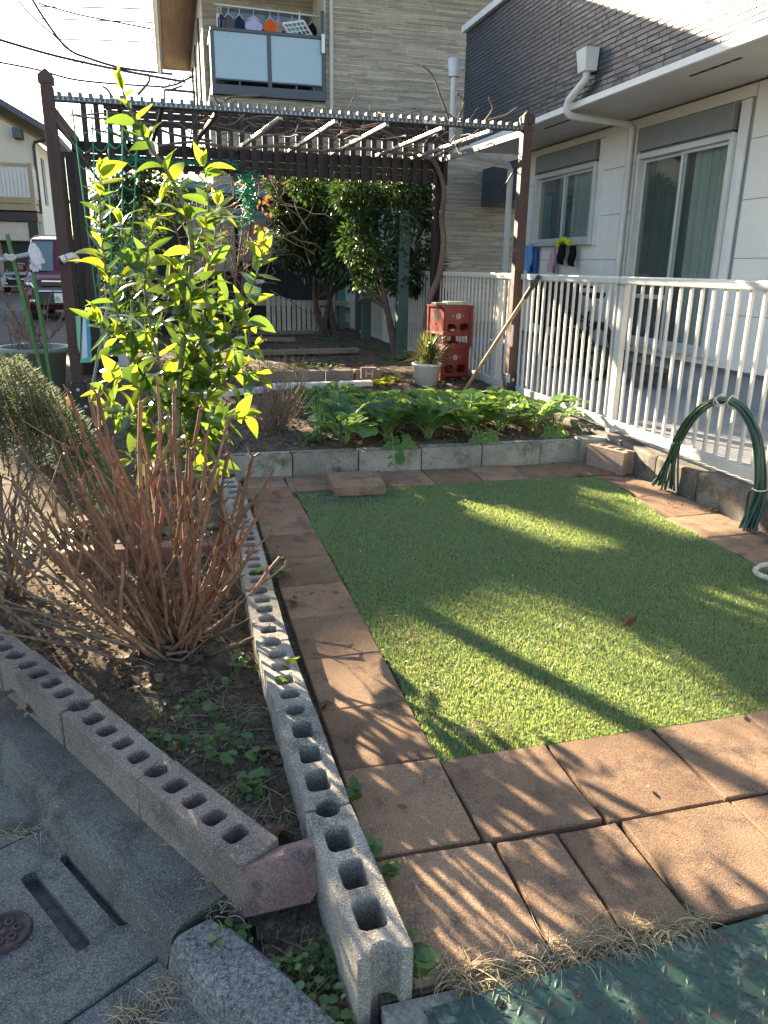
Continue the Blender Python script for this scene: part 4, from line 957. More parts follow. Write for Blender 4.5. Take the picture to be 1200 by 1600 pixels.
def dead_shrub(th, base, tips, rnd, r0=.0065, mat=stem_m, leaves=.35, twigs=.6):
    for tp_ in tips:
        b = Vector(base)+Vector((rnd.gauss(0, .035), rnd.gauss(0, .035), -.03)); b.z = soil_h(b.x, b.y)-.02
        pa = stem_path(b, tp_, rnd.uniform(.0, .22), rnd); n = len(pa); r = r0*rnd.uniform(.65, 1.15)
        mb = MB(); rr = [r*(1-.35*i/(n-1))*(1.18 if i % 2 else 1) for i in range(n)]; mb.tube(pa, rr, 6)
        d = (pa[-1]-pa[-2]).normalized()
        # opposite buds at the nodes and a bud at the tip
        for i in range(2, n):
            for s in (-1, 1):
                o = d.cross(Vector((rnd.random(), rnd.random(), .3))).normalized()*s
                q = pa[i]+o*rr[i]; mb.tube([q, q+(o+d*1.2)*.006, q+(o+d*1.6)*.013], [.003, .0035, .0008], 4)
        if rnd.random() < twigs*.8:      # a fork
            i = rnd.randint(3, n-3); o = (d+Vector((rnd.uniform(-.6, .6), rnd.uniform(-.5, .5), rnd.uniform(-.1, .3)))).normalized(); l = (pa[-1]-pa[i]).length*rnd.uniform(.6, 1.0)
            fk = [pa[i]+o*l*q/4+Vector((rnd.uniform(-1, 1), rnd.uniform(-1, 1), 0))*.006 if q else pa[i] for q in range(5)]; mb.tube(fk, [r*.8, r*.75, r*.72, r*.6, r*.55], 5)
        if rnd.random() < twigs:
            for q in range(rnd.randint(1, 3)):
                i = rnd.randint(3, n-2); o = Vector((rnd.uniform(-1, 1), rnd.uniform(-1, 1), rnd.uniform(.4, 1.4))).normalized(); l = rnd.uniform(.06, .18)
                mb.tube([pa[i], pa[i]+o*l*.5+Vector((0, 0, .01)), pa[i]+o*l+Vector((0, 0, .03))], [r*.5, r*.42, r*.3], 5)
        mb.build('stem', mat, th)
        if rnd.random() < leaves:
            i = rnd.randint(2, n-1)
            place('dry_leaf', DLM[rnd.randrange(3)], th, pa[i], orient((rnd.uniform(-.7, .7), rnd.uniform(-.6, .6), -1), (rnd.uniform(-1, 1), -1, rnd.uniform(-.3, .5)), rnd.uniform(-1, 1)), rnd.uniform(.035, .07))
rnd = random.Random(9)
hy = thing('hydrangea_shrub', 'leafless hydrangea with many upright reddish-brown cut stems in the front soil bed', 'shrub', (-.07, 2.3, 0))
tips = []
for px, py in ((120, 598), (88, 640), (160, 612), (235, 575), (308, 628), (268, 640), (330, 668), (95, 690), (145, 660), (205, 625), (180, 690), (345, 650), (372, 745), (300, 700), (258, 690), (228, 700), (195, 745), (130, 745), (70, 730), (60, 790), (25, 745), (12, 655), (395, 720), (400, 690), (352, 770), (325, 760), (285, 775), (250, 770), (160, 790), (110, 790), (420, 830), (442, 868), (446, 845), (385, 800), (428, 752), (40, 820), (90, 840), (340, 820), (213, 660), (285, 610), (150, 720), (318, 720), (365, 690), (240, 640)):
    tips.append(P(px+rnd.uniform(-5, 5), py+rnd.uniform(0, 40), 2.3+rnd.uniform(-.30, .34)))
    if len(tips) % 5 == 1: tips.append(P(268+(px-268)*rnd.uniform(.4, .85), min(860, py+rnd.uniform(30, 130)), 2.3+rnd.uniform(-.3, .34)))
dead_shrub(hy, (-.075, 2.32, 0), tips, rnd, .0075, leaves=.4)
for a, b in (((-25, 885), 2.5), ((-40, 760), 2.4), ((-30, 930), 2.35), ((10, 850), 2.15), ((50, 970), 2.3), ((-20, 835), 2.0), ((420, 985), 2.25), ((400, 960), 2.4)):
    dead_shrub(hy, (-.075, 2.30, 0), [P(a[0], a[1], b)], rnd, .006, twig_m, .3, .9)
mb = MB()
for k in range(12):
    a = rnd.random()*6.28; r = .05+rnd.random()*.04; c = Vector((-.075, 2.30, .015))
    mb.tube([c+Vector((math.cos(a+q*.6)*r*(1+.5*math.sin(q*2+k)), math.sin(a+q*.6)*r, rnd.random()*.05)) for q in range(5)], .005, 5)
tag(mb.build('root_tangle', twig_m, hy), kind='stuff')
hy2 = thing('hydrangea_shrub', 'second leafless shrub with grey-brown twigs at the far left behind the kerb blocks', 'shrub', (-.75, 3.0, 0))
tips = [P(px, py, yd) for px, py, yd in ((30, 700, 2.9), (-30, 640, 3.1), (55, 745, 2.8), (-60, 720, 2.7), (20, 790, 2.7), (95, 770, 3.1), (-50, 800, 2.7), (60, 690, 3.2), (-10, 740, 2.9), (120, 820, 2.9), (70, 835, 2.7), (10, 870, 2.6))]
dead_shrub(hy2, (-.66, 2.95, 0), tips, rnd, .006, twig_m, .7, .9)
# ---- rosemary
rnd = random.Random(33)
ro = thing('rosemary_bush', 'dense green rosemary bush on a shaggy trunk at the left edge', 'shrub', (-.42, 3.05, 0))
mb = MB(); tk = smooth_path([P(165, 925, 2.95), P(168, 860, 3.0), P(150, 810, 3.05), P(110, 770, 3.1), P(70, 730, 3.15)]); mb.tube(tk, [.034-.001*i for i in range(len(tk))], 9)
for k in range(16):
    a = rnd.random()*6.28; o = Vector((math.cos(a), math.sin(a), 0))*.034
    mb.tube([tk[0]+o*1.2, tk[3]+o, tk[7]+o*.9], [.006, .008, .004], 4)
mb.build('trunk', surf('shaggy bark', (.22, .16, .115), (.12, .085, .06), big=14, fine=70, finev=.5, bump=.9, dist=.01, streak=(1, 1, .15)), ro)
st = MB(); nd = MB()
for k in range(330):
    px = rnd.uniform(-110, 132); top = 552+max(0, px-30)*.95+rnd.expovariate(1/35)
    if k < 12: px = rnd.uniform(100, 185); top = rnd.uniform(700, 770)
    yd = 3.15+rnd.uniform(-.28, .4); t = P(px, top, yd); b = t+Vector((rnd.uniform(-.05, .05)+.04, rnd.uniform(-.05, .05), -rnd.uniform(.14, .30)))
    pa = stem_path(b, t, 0, rnd, 6); st.tube(pa, .0025, 4)
    L = (t-b).length; m_ = int(L/.0052)
    for i in range(m_):
        q = i/m_; j = min(int(q*6), 5); p = pa[j].lerp(pa[j+1], q*6-j); a = i*2.4+rnd.random()
        d = Vector((math.cos(a), math.sin(a), rnd.uniform(.1, .8))).normalized(); l = rnd.uniform(.024, .042)*(1-.35*q)
        w = d.cross(Vector((0, 0, 1))).normalized()*.0027
        nd.add([p-w, p+w, p+d*l+w*.5+Vector((0, 0, .002)), p+d*l-w*.5+Vector((0, 0, .002))], [(0, 1, 2, 3)])
tag(st.build('stems', twig_m, ro), kind='stuff')
tag(nd.build('needles', leafy('rosemary needle', (.055, .105, .05), (.13, .19, .09), (.26, .34, .10), rough=.75, spec=.12, tw=.28), ro, fix=False), kind='stuff')

# ---- dark evergreen trees
ev = leafy('evergreen leaf', (.020, .045, .018), (.045, .085, .025), (.10, .18, .02), rough=.22, spec=.65, tw=.3)
ev_y = leafy('yellowing leaf', (.16, .18, .03), (.25, .2, .04), (.5, .5, .04), rough=.3, tw=.5)
bark_d = surf('dark bark', (.12, .09, .07), (.07, .055, .045), big=9, fine=60, bump=.6, dist=.006)
def crown(th, clusters, n, size, rnd, mat=ev, name='crown', spread=1.0):
    mb = MB()
    for i in range(n):
        c, r = clusters[rnd.randrange(len(clusters))]
        d = Vector((rnd.gauss(0, 1), rnd.gauss(0, 1), rnd.gauss(0, 1))); d = d.normalized()*r*(rnd.random()**.5)*spread
        p = c+d; s = size*rnd.uniform(.6, 1.2)
        M = orient(d.normalized()+Vector((rnd.uniform(-.6, .6), rnd.uniform(-.6, .6), rnd.uniform(-.7, .3))), (rnd.uniform(-.8, .8), rnd.uniform(-.8, .8), 1), rnd.uniform(-.6, .6))
        w = .23*s
        q = [Vector((0, 0, 0)), Vector((-w, .38*s, .07*s)), Vector((0, .4*s, 0)), Vector((w, .38*s, .07*s)), Vector((0, s, -.06*s))]
        mb.add([M @ k+p for k in q], [(0, 2, 1), (0, 3, 2), (1, 2, 4), (2, 3, 4)], 0, False)
    return tag(mb.build(name, mat, th, fix=False), kind='stuff')
rnd = random.Random(4)
t1 = thing('evergreen_tree', 'dark evergreen tree with several thin stems beside the picket fence', 'tree', (2.16, 11.2, .2))
cl = []
for (px, py, yd, r) in ((470, 300, 10.9, .32), (510, 300, 10.9, .34), (560, 310, 10.8, .3), (465, 350, 11, .3), (500, 360, 10.8, .34), (540, 360, 10.9, .32), (480, 400, 11, .3), (520, 410, 10.8, .3), (550, 420, 11, .28), (500, 290, 11.3, .34), (590, 300, 11, .28), (455, 320, 11, .22), (530, 330, 10.6, .3), (490, 330, 10.7, .3), (575, 380, 10.9, .28), (440, 285, 11, .22), (443, 340, 11, .2), (450, 395, 11, .2), (620, 300, 11, .25)): cl.append((P(px, py, yd), r))
for k, (px, py) in enumerate(((470, 330), (500, 300), (545, 300), (575, 340), (480, 400), (545, 420), (520, 350))):
    mb = MB(); b = Vector((2.14+.09*math.cos(k), 11.2+.09*math.sin(k*2), .15)); t = P(px, py, 11+.2*math.sin(k*3)); md = P(500+15*math.cos(k*2.1), 470, 11.15)
    mb.tube(smooth_path([b, md, b.lerp(t, .6)+Vector((0, 0, .15)), t]), [.045-.0026*i for i in range(13)], 6); mb.build('trunk', bark_d, t1)
crown(t1, cl, 6800, .10, rnd); crown(t1, cl, 160, .08, rnd, ev_y, 'yellow_leaves')
crown(t1, [(P(530, 300, 9.8), .26), (P(545, 350, 9.9), .26), (P(535, 400, 10), .24), (P(600, 285, 10), .25), (P(480, 285, 9.9), .22), (P(650, 300, 9.6), .2)], 3200, .09, rnd, ev, 'crown')
t2 = thing('evergreen_tree', 'dark evergreen tree on one slim bare trunk left of the red crates', 'tree', (2.34, 8.7, .2))
cl = []
for (px, py, yd, r) in ((600, 290, 8.7, .24), (645, 290, 8.8, .24), (570, 330, 8.7, .24), (620, 335, 8.6, .26), (660, 330, 8.9, .2), (560, 380, 8.7, .24), (600, 390, 8.6, .27), (645, 385, 8.8, .26), (580, 430, 8.7, .22), (630, 430, 8.7, .25), (672, 420, 9, .18), (545, 300, 8.8, .2), (655, 445, 8.9, .12), (680, 465, 9, .12)): cl.append((P(px, py, yd), r))
mb = MB(); pa = smooth_path([P(621, 585, 8.6), P(616, 540, 8.6), P(606, 490, 8.6), P(597, 450, 8.6), P(590, 410, 8.65), P(585, 360, 8.7), P(600, 310, 8.7)]); mb.tube(pa, [.055-.0018*i for i in range(len(pa))], 8); mb.build('trunk', bark_d, t2)
for k, tr_ in enumerate((((600, 470), (570, 450), (550, 430), (545, 400)), ((598, 460), (630, 430), (650, 390), (655, 350)), ((590, 410), (620, 370), (640, 330), (645, 300)), ((592, 420), (565, 380), (560, 340)), ((604, 480), (575, 465), (560, 470)))):
    mb = MB(); pa = smooth_path([P(a, b, 8.6+.05*i) for i, (a, b) in enumerate(tr_)]); mb.tube(pa, [.028-.0016*i for i in range(len(pa))], 6); mb.build('branch', bark_d, t2)
crown(t2, cl, 6200, .085, rnd); crown(t2, cl, 110, .07, rnd, ev_y, 'yellow_leaves')

# ---- grape vine over the pergola
rnd = random.Random(12)
vine = thing('grape_vine', 'bare grape vine climbing the far right pergola post and spreading over its roof', 'vine', (2.5, 7.98, .15))
vm = surf('vine bark', (.20, .135, .10), (.13, .085, .065), big=10, fine=70, bump=.6, dist=.005, streak=(1, 1, .3))
mb = MB(); pa = smooth_path([P(a, b, 7.98) for a, b in ((668, 590), (666, 520), (670, 472), (686, 430), (693, 380), (690, 340), (694, 300), (686, 268), (672, 248), (640, 233))]); mb.tube(pa, [.042-.0007*i for i in range(len(pa))], 8); mb.build('trunk', vm, vine)
for pth, r in (((( 672, 248), (620, 238), (560, 232), (500, 236), (430, 228), (370, 232), (300, 222), (230, 228), (170, 205)), .018), (((640, 233), (600, 205), (560, 215), (480, 200), (420, 212), (330, 196)), .012), (((672, 248), (720, 225), (745, 205), (760, 195)), .013), (((330, 220), (270, 210), (220, 190), (150, 185), (110, 180)), .013), (((250, 226), (200, 215), (140, 200)), .014)):
    k = len(pth); mb = MB(); pa = smooth_path([P(a, b, 7.95-.1*i-(.0 if i < 4 else .08)) for i, (a, b) in enumerate(pth)]); mb.tube(pa, [r*(1-.5*i/(len(pa)-1)) for i in range(len(pa))], 6); mb.build('branch', vm, vine)
for k in range(46):
    px = rnd.uniform(110, 800); y = rnd.uniform(6.15, 7.9); x = P(px, 200, y).x
    if x > 2.65: continue
    p = Vector((x, y, 2.255)); pts = [p]; d = Vector((rnd.uniform(-1, 1), rnd.uniform(-1, 1), rnd.uniform(-.05, .25))).normalized()
    for q in range(rnd.randint(3, 7)):
        d = (d+Vector((rnd.uniform(-.5, .5), rnd.uniform(-.5, .5), rnd.uniform(-.3, .3)))).normalized(); pts.append(pts[-1]+d*rnd.uniform(.08, .16))
        if pts[-1].z < 2.08: pts[-1].z = 2.1
    mb = MB(); mb.tube(pts, [.007*(1-.1*i) for i in range(len(pts))], 5); mb.build('twig', vm, vine)
for pth, y in ((((702, 188), (688, 150), (676, 118), (660, 102)), 6.7), (((716, 186), (725, 160), (713, 145)), 6.5), (((757, 190), (770, 170), (763, 152)), 6.35), (((757, 190), (785, 182), (795, 177), (808, 168)), 6.35), (((215, 148), (233, 127), (231, 115)), 6.35), (((352, 160), (360, 152), (415, 149)), 6.35), (((175, 152), (168, 140), (160, 135)), 6.35)):
    mb = MB(); pa = smooth_path([P(a, b, y) for a, b in pth], 3); mb.tube(pa, [.010*(1-.05*i) for i in range(len(pa))], 5); mb.build('shoot', vm, vine)
# a thicket of bare climbers and dark leaves behind the left half of the pergola
th2 = thing('climber_thicket', 'tangle of bare twigs and dead leaves hanging behind the left half of the pergola', 'climber', (-.1, 10, .15))
mb = MB()
for k in range(150):
    px = rnd.uniform(170, 440); p = P(px, rnd.uniform(255, 470), rnd.uniform(9.2, 11)); pts = [p]; d = Vector((rnd.uniform(-1, 1), rnd.uniform(-.4, .4), rnd.uniform(-.8, 1))).normalized()
    for q in range(5): d = (d+Vector((rnd.uniform(-.6, .6), rnd.uniform(-.4, .4), rnd.uniform(-.5, .5)))).normalized(); pts.append(pts[-1]+d*.13)
    if min(p_.z for p_ in pts) > .25: mb.tube(pts, .006, 4)
for k in range(9):
    px = rnd.uniform(280, 430); b = P(px, 520, 10); b.z = .1; mb.tube([b, b+Vector((rnd.uniform(-.1, .1), 0, .9)), b+Vector((rnd.uniform(-.3, .3), 0, 1.9))], .012, 5)
tag(mb.build('twigs', twig_m, th2), kind='stuff')
cl = [(P(rnd.uniform(140, 240), rnd.uniform(285, 520), rnd.uniform(9.6, 10.6)), .24) for _ in range(22)]
cl += [(P(rnd.uniform(150, 285), rnd.uniform(255, 320), rnd.uniform(8.5, 9.3)), .2) for _ in range(12)]
crown(th2, cl, 4200, .085, rnd, ev, 'dark_leaves'); crown(th2, [(P(rnd.uniform(140, 420), rnd.uniform(280, 420), rnd.uniform(8, 9.5)), .2) for _ in range(9)], 60, .09, rnd, leafy('brown dead leaf', (.20, .11, .05), (.35, .15, .05), (.5, .22, .06), tw=.4), 'dead_leaves')

# ---- radish leaves in the vegetable bed
rad = leafy('radish leaf', (.075, .175, .05), (.13, .25, .07), (.40, .58, .07), rough=.45, spec=.35, tw=.42, island=False)
rad_b = leafy('radish leaf bluish', (.07, .16, .085), (.115, .22, .105), (.30, .48, .10), rough=.5, spec=.35, tw=.35, island=False)
petm = surf('petiole', (.22, .30, .10), big=8, fine=50, bump=0, rough=.5)
def radish_leaf(mat, e0, droop, rnd):
    mb = MB(); n = 10; p = Vector((0, 0, 0)); pts = [p.copy()]; a = e0
    for i in range(n): p = p+Vector((0, math.cos(a), math.sin(a)))*.1; pts.append(p.copy()); a -= droop*(.5+i/n)/n
    mb.tube(pts, [.018*(1-.75*i/n) for i in range(n+1)], 4, mat=1)
    def at(t): j = min(int(t*n), n-1); return pts[j].lerp(pts[j+1], t*n-j), (pts[j+1]-pts[j]).normalized()
    def lobe(t, s, L, W, tilt):
        c, d = at(t); sd = Vector((s, 0, 0)); up = sd.cross(d)*s
        if up.z < 0: up = -up
        ax = (sd*math.cos(tilt)+d*math.sin(tilt)).normalized(); cr = up.cross(ax).normalized(); vs = [c]; k = 7
        for q in range(k+1):
            an = -math.pi*.5+math.pi*q/k*1.0; rr = rnd.uniform(.9, 1.12)
            u = .5*L+.5*L*math.cos(an)*rr; v = W*.5*math.sin(an)*rr
            vs.append(c+ax*u+cr*v+up*(.12*L*math.sin(u/L*3)-.06*abs(v)+rnd.uniform(-.012, .012)))
        mb.add(vs, [(0, q, q+1) for q in range(1, k+1)], 0, True)
    for i, t in enumerate((.36, .46, .56, .66, .76)):
        for s in (-1, 1): lobe(t+rnd.uniform(-.02, .02), s, (.10+.16*i/4)*rnd.uniform(.85, 1.15), .13+.06*i/4, .45+rnd.uniform(-.1, .1))
    c, d = at(.84); up = Vector((1, 0, 0)).cross(d); vs = [c]; k = 12
    for q in range(k+1):
        an = -math.pi*.80+2*math.pi*.80*q/k; rr = rnd.uniform(.86, 1.1)*(1 if q % 2 else 1.06)
        vs.append(c+d*(.13+.17*math.cos(an)*rr)+Vector((1, 0, 0))*.19*math.sin(an)*rr+up*rnd.uniform(-.02, .03))
    mb.add(vs, [(0, q, q+1) for q in range(1, k+1)], 0, True)
    return mb.mesh('radish_leaf', [mat, petm])
rnd = random.Random(17)
RL = [radish_leaf(rad if k % 3 else rad_b, e, dr, rnd) for k, (e, dr) in enumerate(((1.35, 1.6), (1.15, 1.5), (1.4, 1.9), (.95, 1.4), (1.25, 1.8), (1.1, 1.9)))]
RLh = radish_leaf(rad, .5, 3.0, rnd)
spots = [(1.0, 4.72), (1.28, 4.76), (1.56, 4.74), (1.86, 4.80), (2.12, 4.86), (1.12, 5.05), (1.42, 5.08), (1.72, 5.12), (2.0, 5.18), (2.28, 5.2), (1.02, 5.45), (1.3, 5.5), (1.6, 5.5), (1.92, 5.55), (2.2, 5.58), (2.45, 5.45), (1.15, 5.9), (1.45, 5.95), (1.72, 5.85), (2.0, 5.75), (1.25, 6.2), (1.0, 6.05), (2.62, 5.02), (2.4, 4.88)]
RNM = {}
for rname, lo_y, hi_y in (('front', 4.6, 4.95), ('second', 4.96, 5.3), ('third', 5.3, 5.66), ('back', 5.66, 6.6)):
    rw_ = sorted([i for i, q in enumerate(spots) if lo_y <= q[1] < hi_y], key=lambda i: spots[i][0])
    for k_, i in enumerate(rw_): RNM[i] = 'lobed-leaved radish plant in the %s row of the raised bed, %s' % (rname, 'at its left end' if k_ == 0 else 'at its right end' if k_ == len(rw_)-1 else ('second', 'third', 'fourth', 'fifth', 'sixth', 'seventh')[k_-1]+' from the left')
for i, (x, y) in enumerate(spots):
    z = soil_h(x, y); pl_ = thing('radish_plant', ('radish plant whose lobed leaf hangs down over the grey blocks left of centre' if i == 1 else 'front radish plant right of centre with a leaf drooping over the blocks' if i == 3 else 'radish plant whose lobed leaf hangs over the blocks nearer the loose tan block' if i == 23 else 'small radish plant at the far right corner of the raised bed' if i == 22 else RNM[i]), 'vegetable', (x, y, z-.01), 'radish plants in the raised bed')
    nl = rnd.randint(10, 14) if i < 22 else 8; a0 = rnd.random()*6
    for k in range(nl):
        a = a0+k*2.4; s = rnd.uniform(.21, .32)*(1.2 if y < 4.95 else 1 if y < 5.3 else .8)
        M = Matrix.Rotation(a, 3, 'Z') @ Matrix.Rotation(rnd.uniform(-.25, .25), 3, 'X') @ Matrix.Rotation(rnd.uniform(-.3, .3), 3, 'Y')
        place('leaf', RL[rnd.randrange(6)], pl_, (x+rnd.uniform(-.02, .02), y+rnd.uniform(-.02, .02), z), M, s)
    if i in (1, 3, 23): 
        for q in range(2): place('leaf', RLh, pl_, (x+.05*q, y-.10, z+.08), Matrix.Rotation(math.pi+.35*q-.15, 3, 'Z') @ Matrix.Rotation(-.35, 3, 'X'), .36-.08*q)
ch = thing('spring_onions', 'thin upright spring onion blades at the left end of the radish bed', 'vegetable', (.93, 5.05, .12))
for k in range(26):
    x = .90+rnd.uniform(-.05, .10); y = 5.0+rnd.uniform(-.12, .25); h = rnd.uniform(.18, .32); q = Vector((x, y, soil_h(x, y))); o = Vector((rnd.uniform(-.25, .25), rnd.uniform(-.25, .25), 0))
    mb = MB(); mb.tube([q, q+o*h*.3+Vector((0, 0, h*.6)), q+o*h+Vector((0, 0, h))], [.005, .0045, .0015], 4); mb.build('blade', rad_b, ch)
# dry twiggy bush in the middle bed
db = thing('dry_bush', 'small leafless twiggy bush standing left of the radish bed', 'shrub', (.60, 5.2, .12))
mb = MB()
for k in range(120):
    b = Vector((.60+rnd.gauss(0, .03), 5.2+rnd.gauss(0, .03), .10)); t = P(rnd.uniform(372, 492), rnd.uniform(545, 640), 5.2+rnd.uniform(-.25, .25)); pa = stem_path(b, t, .15, rnd, 5); mb.tube(pa, [.0032*(1-.12*i) for i in range(6)], 4)
    for q in range(2):
        i = rnd.randint(2, 4); o = Vector((rnd.uniform(-1, 1), rnd.uniform(-1, 1), rnd.uniform(.2, 1.2))).normalized()*rnd.uniform(.05, .12); mb.tube([pa[i], pa[i]+o], [.002, .001], 3)
tag(mb.build('twigs', surf('pale twig', (.30, .21, .15), (.21, .14, .10), big=12, fine=60, bump=.2), db), kind='stuff')

# ---- ground cover, litter, straw
def weeds(name, spots, n, size, mat, rnd):
    mb = MB()
    for i in range(n):
        c, r = spots[rnd.randrange(len(spots))]; a = rnd.random()*6.28; d = r*math.sqrt(rnd.random()); x = c[0]+d*math.cos(a); y = c[1]+d*math.sin(a); z = (soil_h(x, y) if len(c) < 3 else c[2])
        hgt = rnd.uniform(.006, .045); s = size*rnd.uniform(.5, 1.3); yaw = rnd.random()*6.28; tl_ = rnd.uniform(-.6, .6)
        M = Matrix.Rotation(yaw, 3, 'Z') @ Matrix.Rotation(tl_, 3, 'X'); p = Vector((x, y, z+hgt)); k = 8
        vs = [p]+[p+M @ Vector((s*.5*math.cos(q*6.283/k)*(1 if q % 2 else .86), s*.55*math.sin(q*6.283/k), s*.08*math.cos(q*6.283/k)**2+(-.04*s if q == 2 else 0))) for q in range(k)]
        mb.add(vs, [(0, q+1, (q+1) % k+1) for q in range(k)], 0, True)
        w = Vector((.0012, 0, 0)); e = Vector((x+rnd.uniform(-.02, .02), y+rnd.uniform(-.02, .02), z-.003)); mb.add([p-w, p+w, e+w, e-w], [(0, 1, 2, 3)], 0)
    return tag(mb.build(name, mat, fix=False), kind='stuff')
wd = leafy('weed leaf', (.05, .12, .04), (.12, .20, .06), (.3, .42, .08), rough=.5, tw=.35)
rnd = random.Random(8)
weeds('weeds', [((-.05, 1.93), .10), ((.02, 2.0), .08), ((.06, 1.80), .07), ((.0, 1.72), .10), ((.1, 1.66), .06), ((.10, 1.58), .05), ((-.12, 1.80), .05), ((.14, 2.15), .05)], 150, .024, wd, rnd)
weeds('weeds', [((.10, 1.10), .06), ((.15, 1.06), .07), ((.20, 1.0), .06), ((.03, 1.2), .04), ((.17, .95), .06), ((.2, 1.13), .03)], 190, .017, wd, rnd)
weeds('weeds', [((.335, 1.30, .0), .02), ((.34, 1.22, 0), .02), ((.335, 1.06, 0), .02), ((.345, 1.0, .0), .02), ((.33, 1.47, .01), .015), ((.345, 2.9, 0), .03), ((.34, 3.1, 0), .04)], 60, .034, wd, rnd)
weeds('weeds', [((.05, 3.4), .18), ((-.3, 3.6), .25), ((-.6, 3.4), .2), ((1.3, 7.6), .3), ((2.2, 9.6), .3), ((2.3, 8.2), .15), ((1.0, 9.2), .4), ((2.0, 10.6), .2), ((.8, 4.8), .1), ((2.5, 7.6), .2), ((-.2, 4.4), .3)], 520, .045, wd, rnd)
weeds('weeds', [((1.75, 6.75), .14), ((1.9, 6.9), .12)], 60, .06, leafy('yellow green weed', (.2, .24, .03), (.32, .3, .04), (.6, .6, .05), tw=.5), rnd)
# green shoots inside the block holes
weeds('hole_shoots', [((.262, 2.02, .06), .012), ((.228, 2.72, .07), .012), ((.23, 2.2, .05), .01), ((.235, 1.92, .05), .012), ((-.575, 2.40, .05), .012)], 22, .034, leafy('bright shoot', (.14, .26, .03), (.2, .32, .04), (.5, .6, .05), tw=.5), rnd)
def litter(name, spots, n, size, mat, rnd, curl=1.0):
    mb = MB()
    for i in range(n):
        c, r = spots[rnd.randrange(len(spots))]; a = rnd.random()*6.28; d = r*math.sqrt(rnd.random()); x = c[0]+d*math.cos(a); y = c[1]+d*math.sin(a); z = (soil_h(x, y) if len(c) < 3 else c[2])
        s = size*rnd.uniform(.5, 1.3); M = Matrix.Rotation(rnd.random()*6.28, 3, 'Z') @ Matrix.Rotation(rnd.uniform(-.5, .5), 3, 'X') @ Matrix.Rotation(rnd.uniform(-.5, .5), 3, 'Y'); p = Vector((x, y, z+.005+s*.12))
        f = rnd.uniform(-.1, .6)*curl; n_ = 4; vs = []
        for k in range(n_+1):
            t = k/n_; w = .24*s*math.sin(math.pi*min(1, .06+t*.94)); zz = .25*s*curl*(t-.5)**2
            vs += [p+M @ Vector((-w, (t-.5)*s, zz+w*f)), p+M @ Vector((0, (t-.5)*s, zz)), p+M @ Vector((w, (t-.5)*s, zz+w*f))]
        mb.add(vs, [(3*k+j, 3*k+j+1, 3*k+j+4, 3*k+j+3) for k in range(n_) for j in (0, 1)], 0, True)
    return tag(mb.build(name, mat, fix=False), kind='stuff')
lit_m = leafy('leaf litter', (.09, .06, .04), (.26, .185, .12), (.4, .24, .10), rough=.75, spec=.15, tw=.25)
litter('leaf_litter', [((-.35, 2.5), .28), ((-.2, 2.75), .3), ((-.1, 2.2), .15), ((-.05, 3.2), .35), ((-.5, 2.9), .3), ((.1, 2.6), .12), ((-.45, 2.15), .1)], 420, .040, lit_m, rnd)
litter('leaf_litter', [((.1, 1.12), .07), ((.16, 1.0), .08), ((.1, 1.4), .08), ((.15, 1.7), .06), ((-.1, 1.75), .12)], 55, .042, lit_m, rnd)
litter('leaf_litter', [((1.3, 8), .8), ((1.6, 9.5), .8), ((1.5, 7.4), .5), ((.6, 6), .6), ((2.4, 7), .3), ((1.8, 11), .4), ((-.2, 5), .6)], 700, .05, lit_m, rnd)
litter('leaf_litter', [((2.66, 3.3, 0), .04), ((2.68, 3.0, 0), .04), ((2.66, 3.6, 0), .04), ((2.64, 2.8, 0), .05)], 50, .03, lit_m, rnd)
litter('leaf_litter', [((.75, 4.0, .0), .14), ((1.0, 4.05, 0), .12)], 40, .03, lit_m, rnd)
litter('leaf_litter', [((.353, 2.6, .0), .02), ((.35, 2.3, .0), .02), ((.345, 1.9, .0), .02)], 16, .03, lit_m, rnd)
def straw(name, spots, n, L, mat, rnd, up=.25, r=.0008):
    mb = MB()
    for i in range(n):
        c, rr = spots[rnd.randrange(len(spots))]; a = rnd.random()*6.28; d = rr*math.sqrt(rnd.random()); x = c[0]+d*math.cos(a)*c[3]; y = c[1]+d*math.sin(a)*c[4]
        p = Vector((x, y, c[2] if c[2] is not None else soil_h(x, y)+.004)); b = rnd.random()*6.28; l = L*rnd.uniform(.4, 1.3); o = Vector((math.cos(b), math.sin(b), 0)); pts = [p]
        s = Vector((-o.y, o.x, 0))*rnd.uniform(-.4, .4); h = up*rnd.random()
        for q in (1, 2, 3, 4): t = q/4; pts.append(p+o*l*t+s*l*t*t+Vector((0, 0, l*h*(t-.8*t*t)*1.8)))
        mb.tube(pts, [r, r, r*.9, r*.7, r*.4], 3, cap=False)
    return tag(mb.build(name, mat, fix=False), kind='stuff')
stw = surf('straw', (.46, .38, .24), (.34, .27, .16), big=20, fine=60, bump=0, island=.35, rough=.8)
straw('dry_grass', [((.52, .965, -.018, 2.2, .5), .05), ((.64, .972, -.018, 2, .5), .05), ((.76, .98, -.016, 2, .45), .05), ((.86, .985, -.012, 2, .4), .04), ((.46, .985, -.016, 2, .6), .03)], 1500, .045, stw, rnd, .75)
straw('dry_grass', [((.40, .985, 0.0, 2, .6), .03), ((.56, 1.0, .0, 2.5, .5), .03), ((.70, 1.0, .0, 2.5, .5), .03)], 120, .07, stw, rnd, .9)
straw('dry_grass', [((-.17, 1.69, -.035, 1, 1.3), .03), ((-.07, 1.5, -.035, 1, 1.3), .035), ((.0, 1.36, -.035, 1, 1), .03), ((-.35, 2.0, -.035, 1, 1.5), .02), ((.02, 1.28, -.04, 1, 1), .04)], 230, .035, stw, rnd, .6)
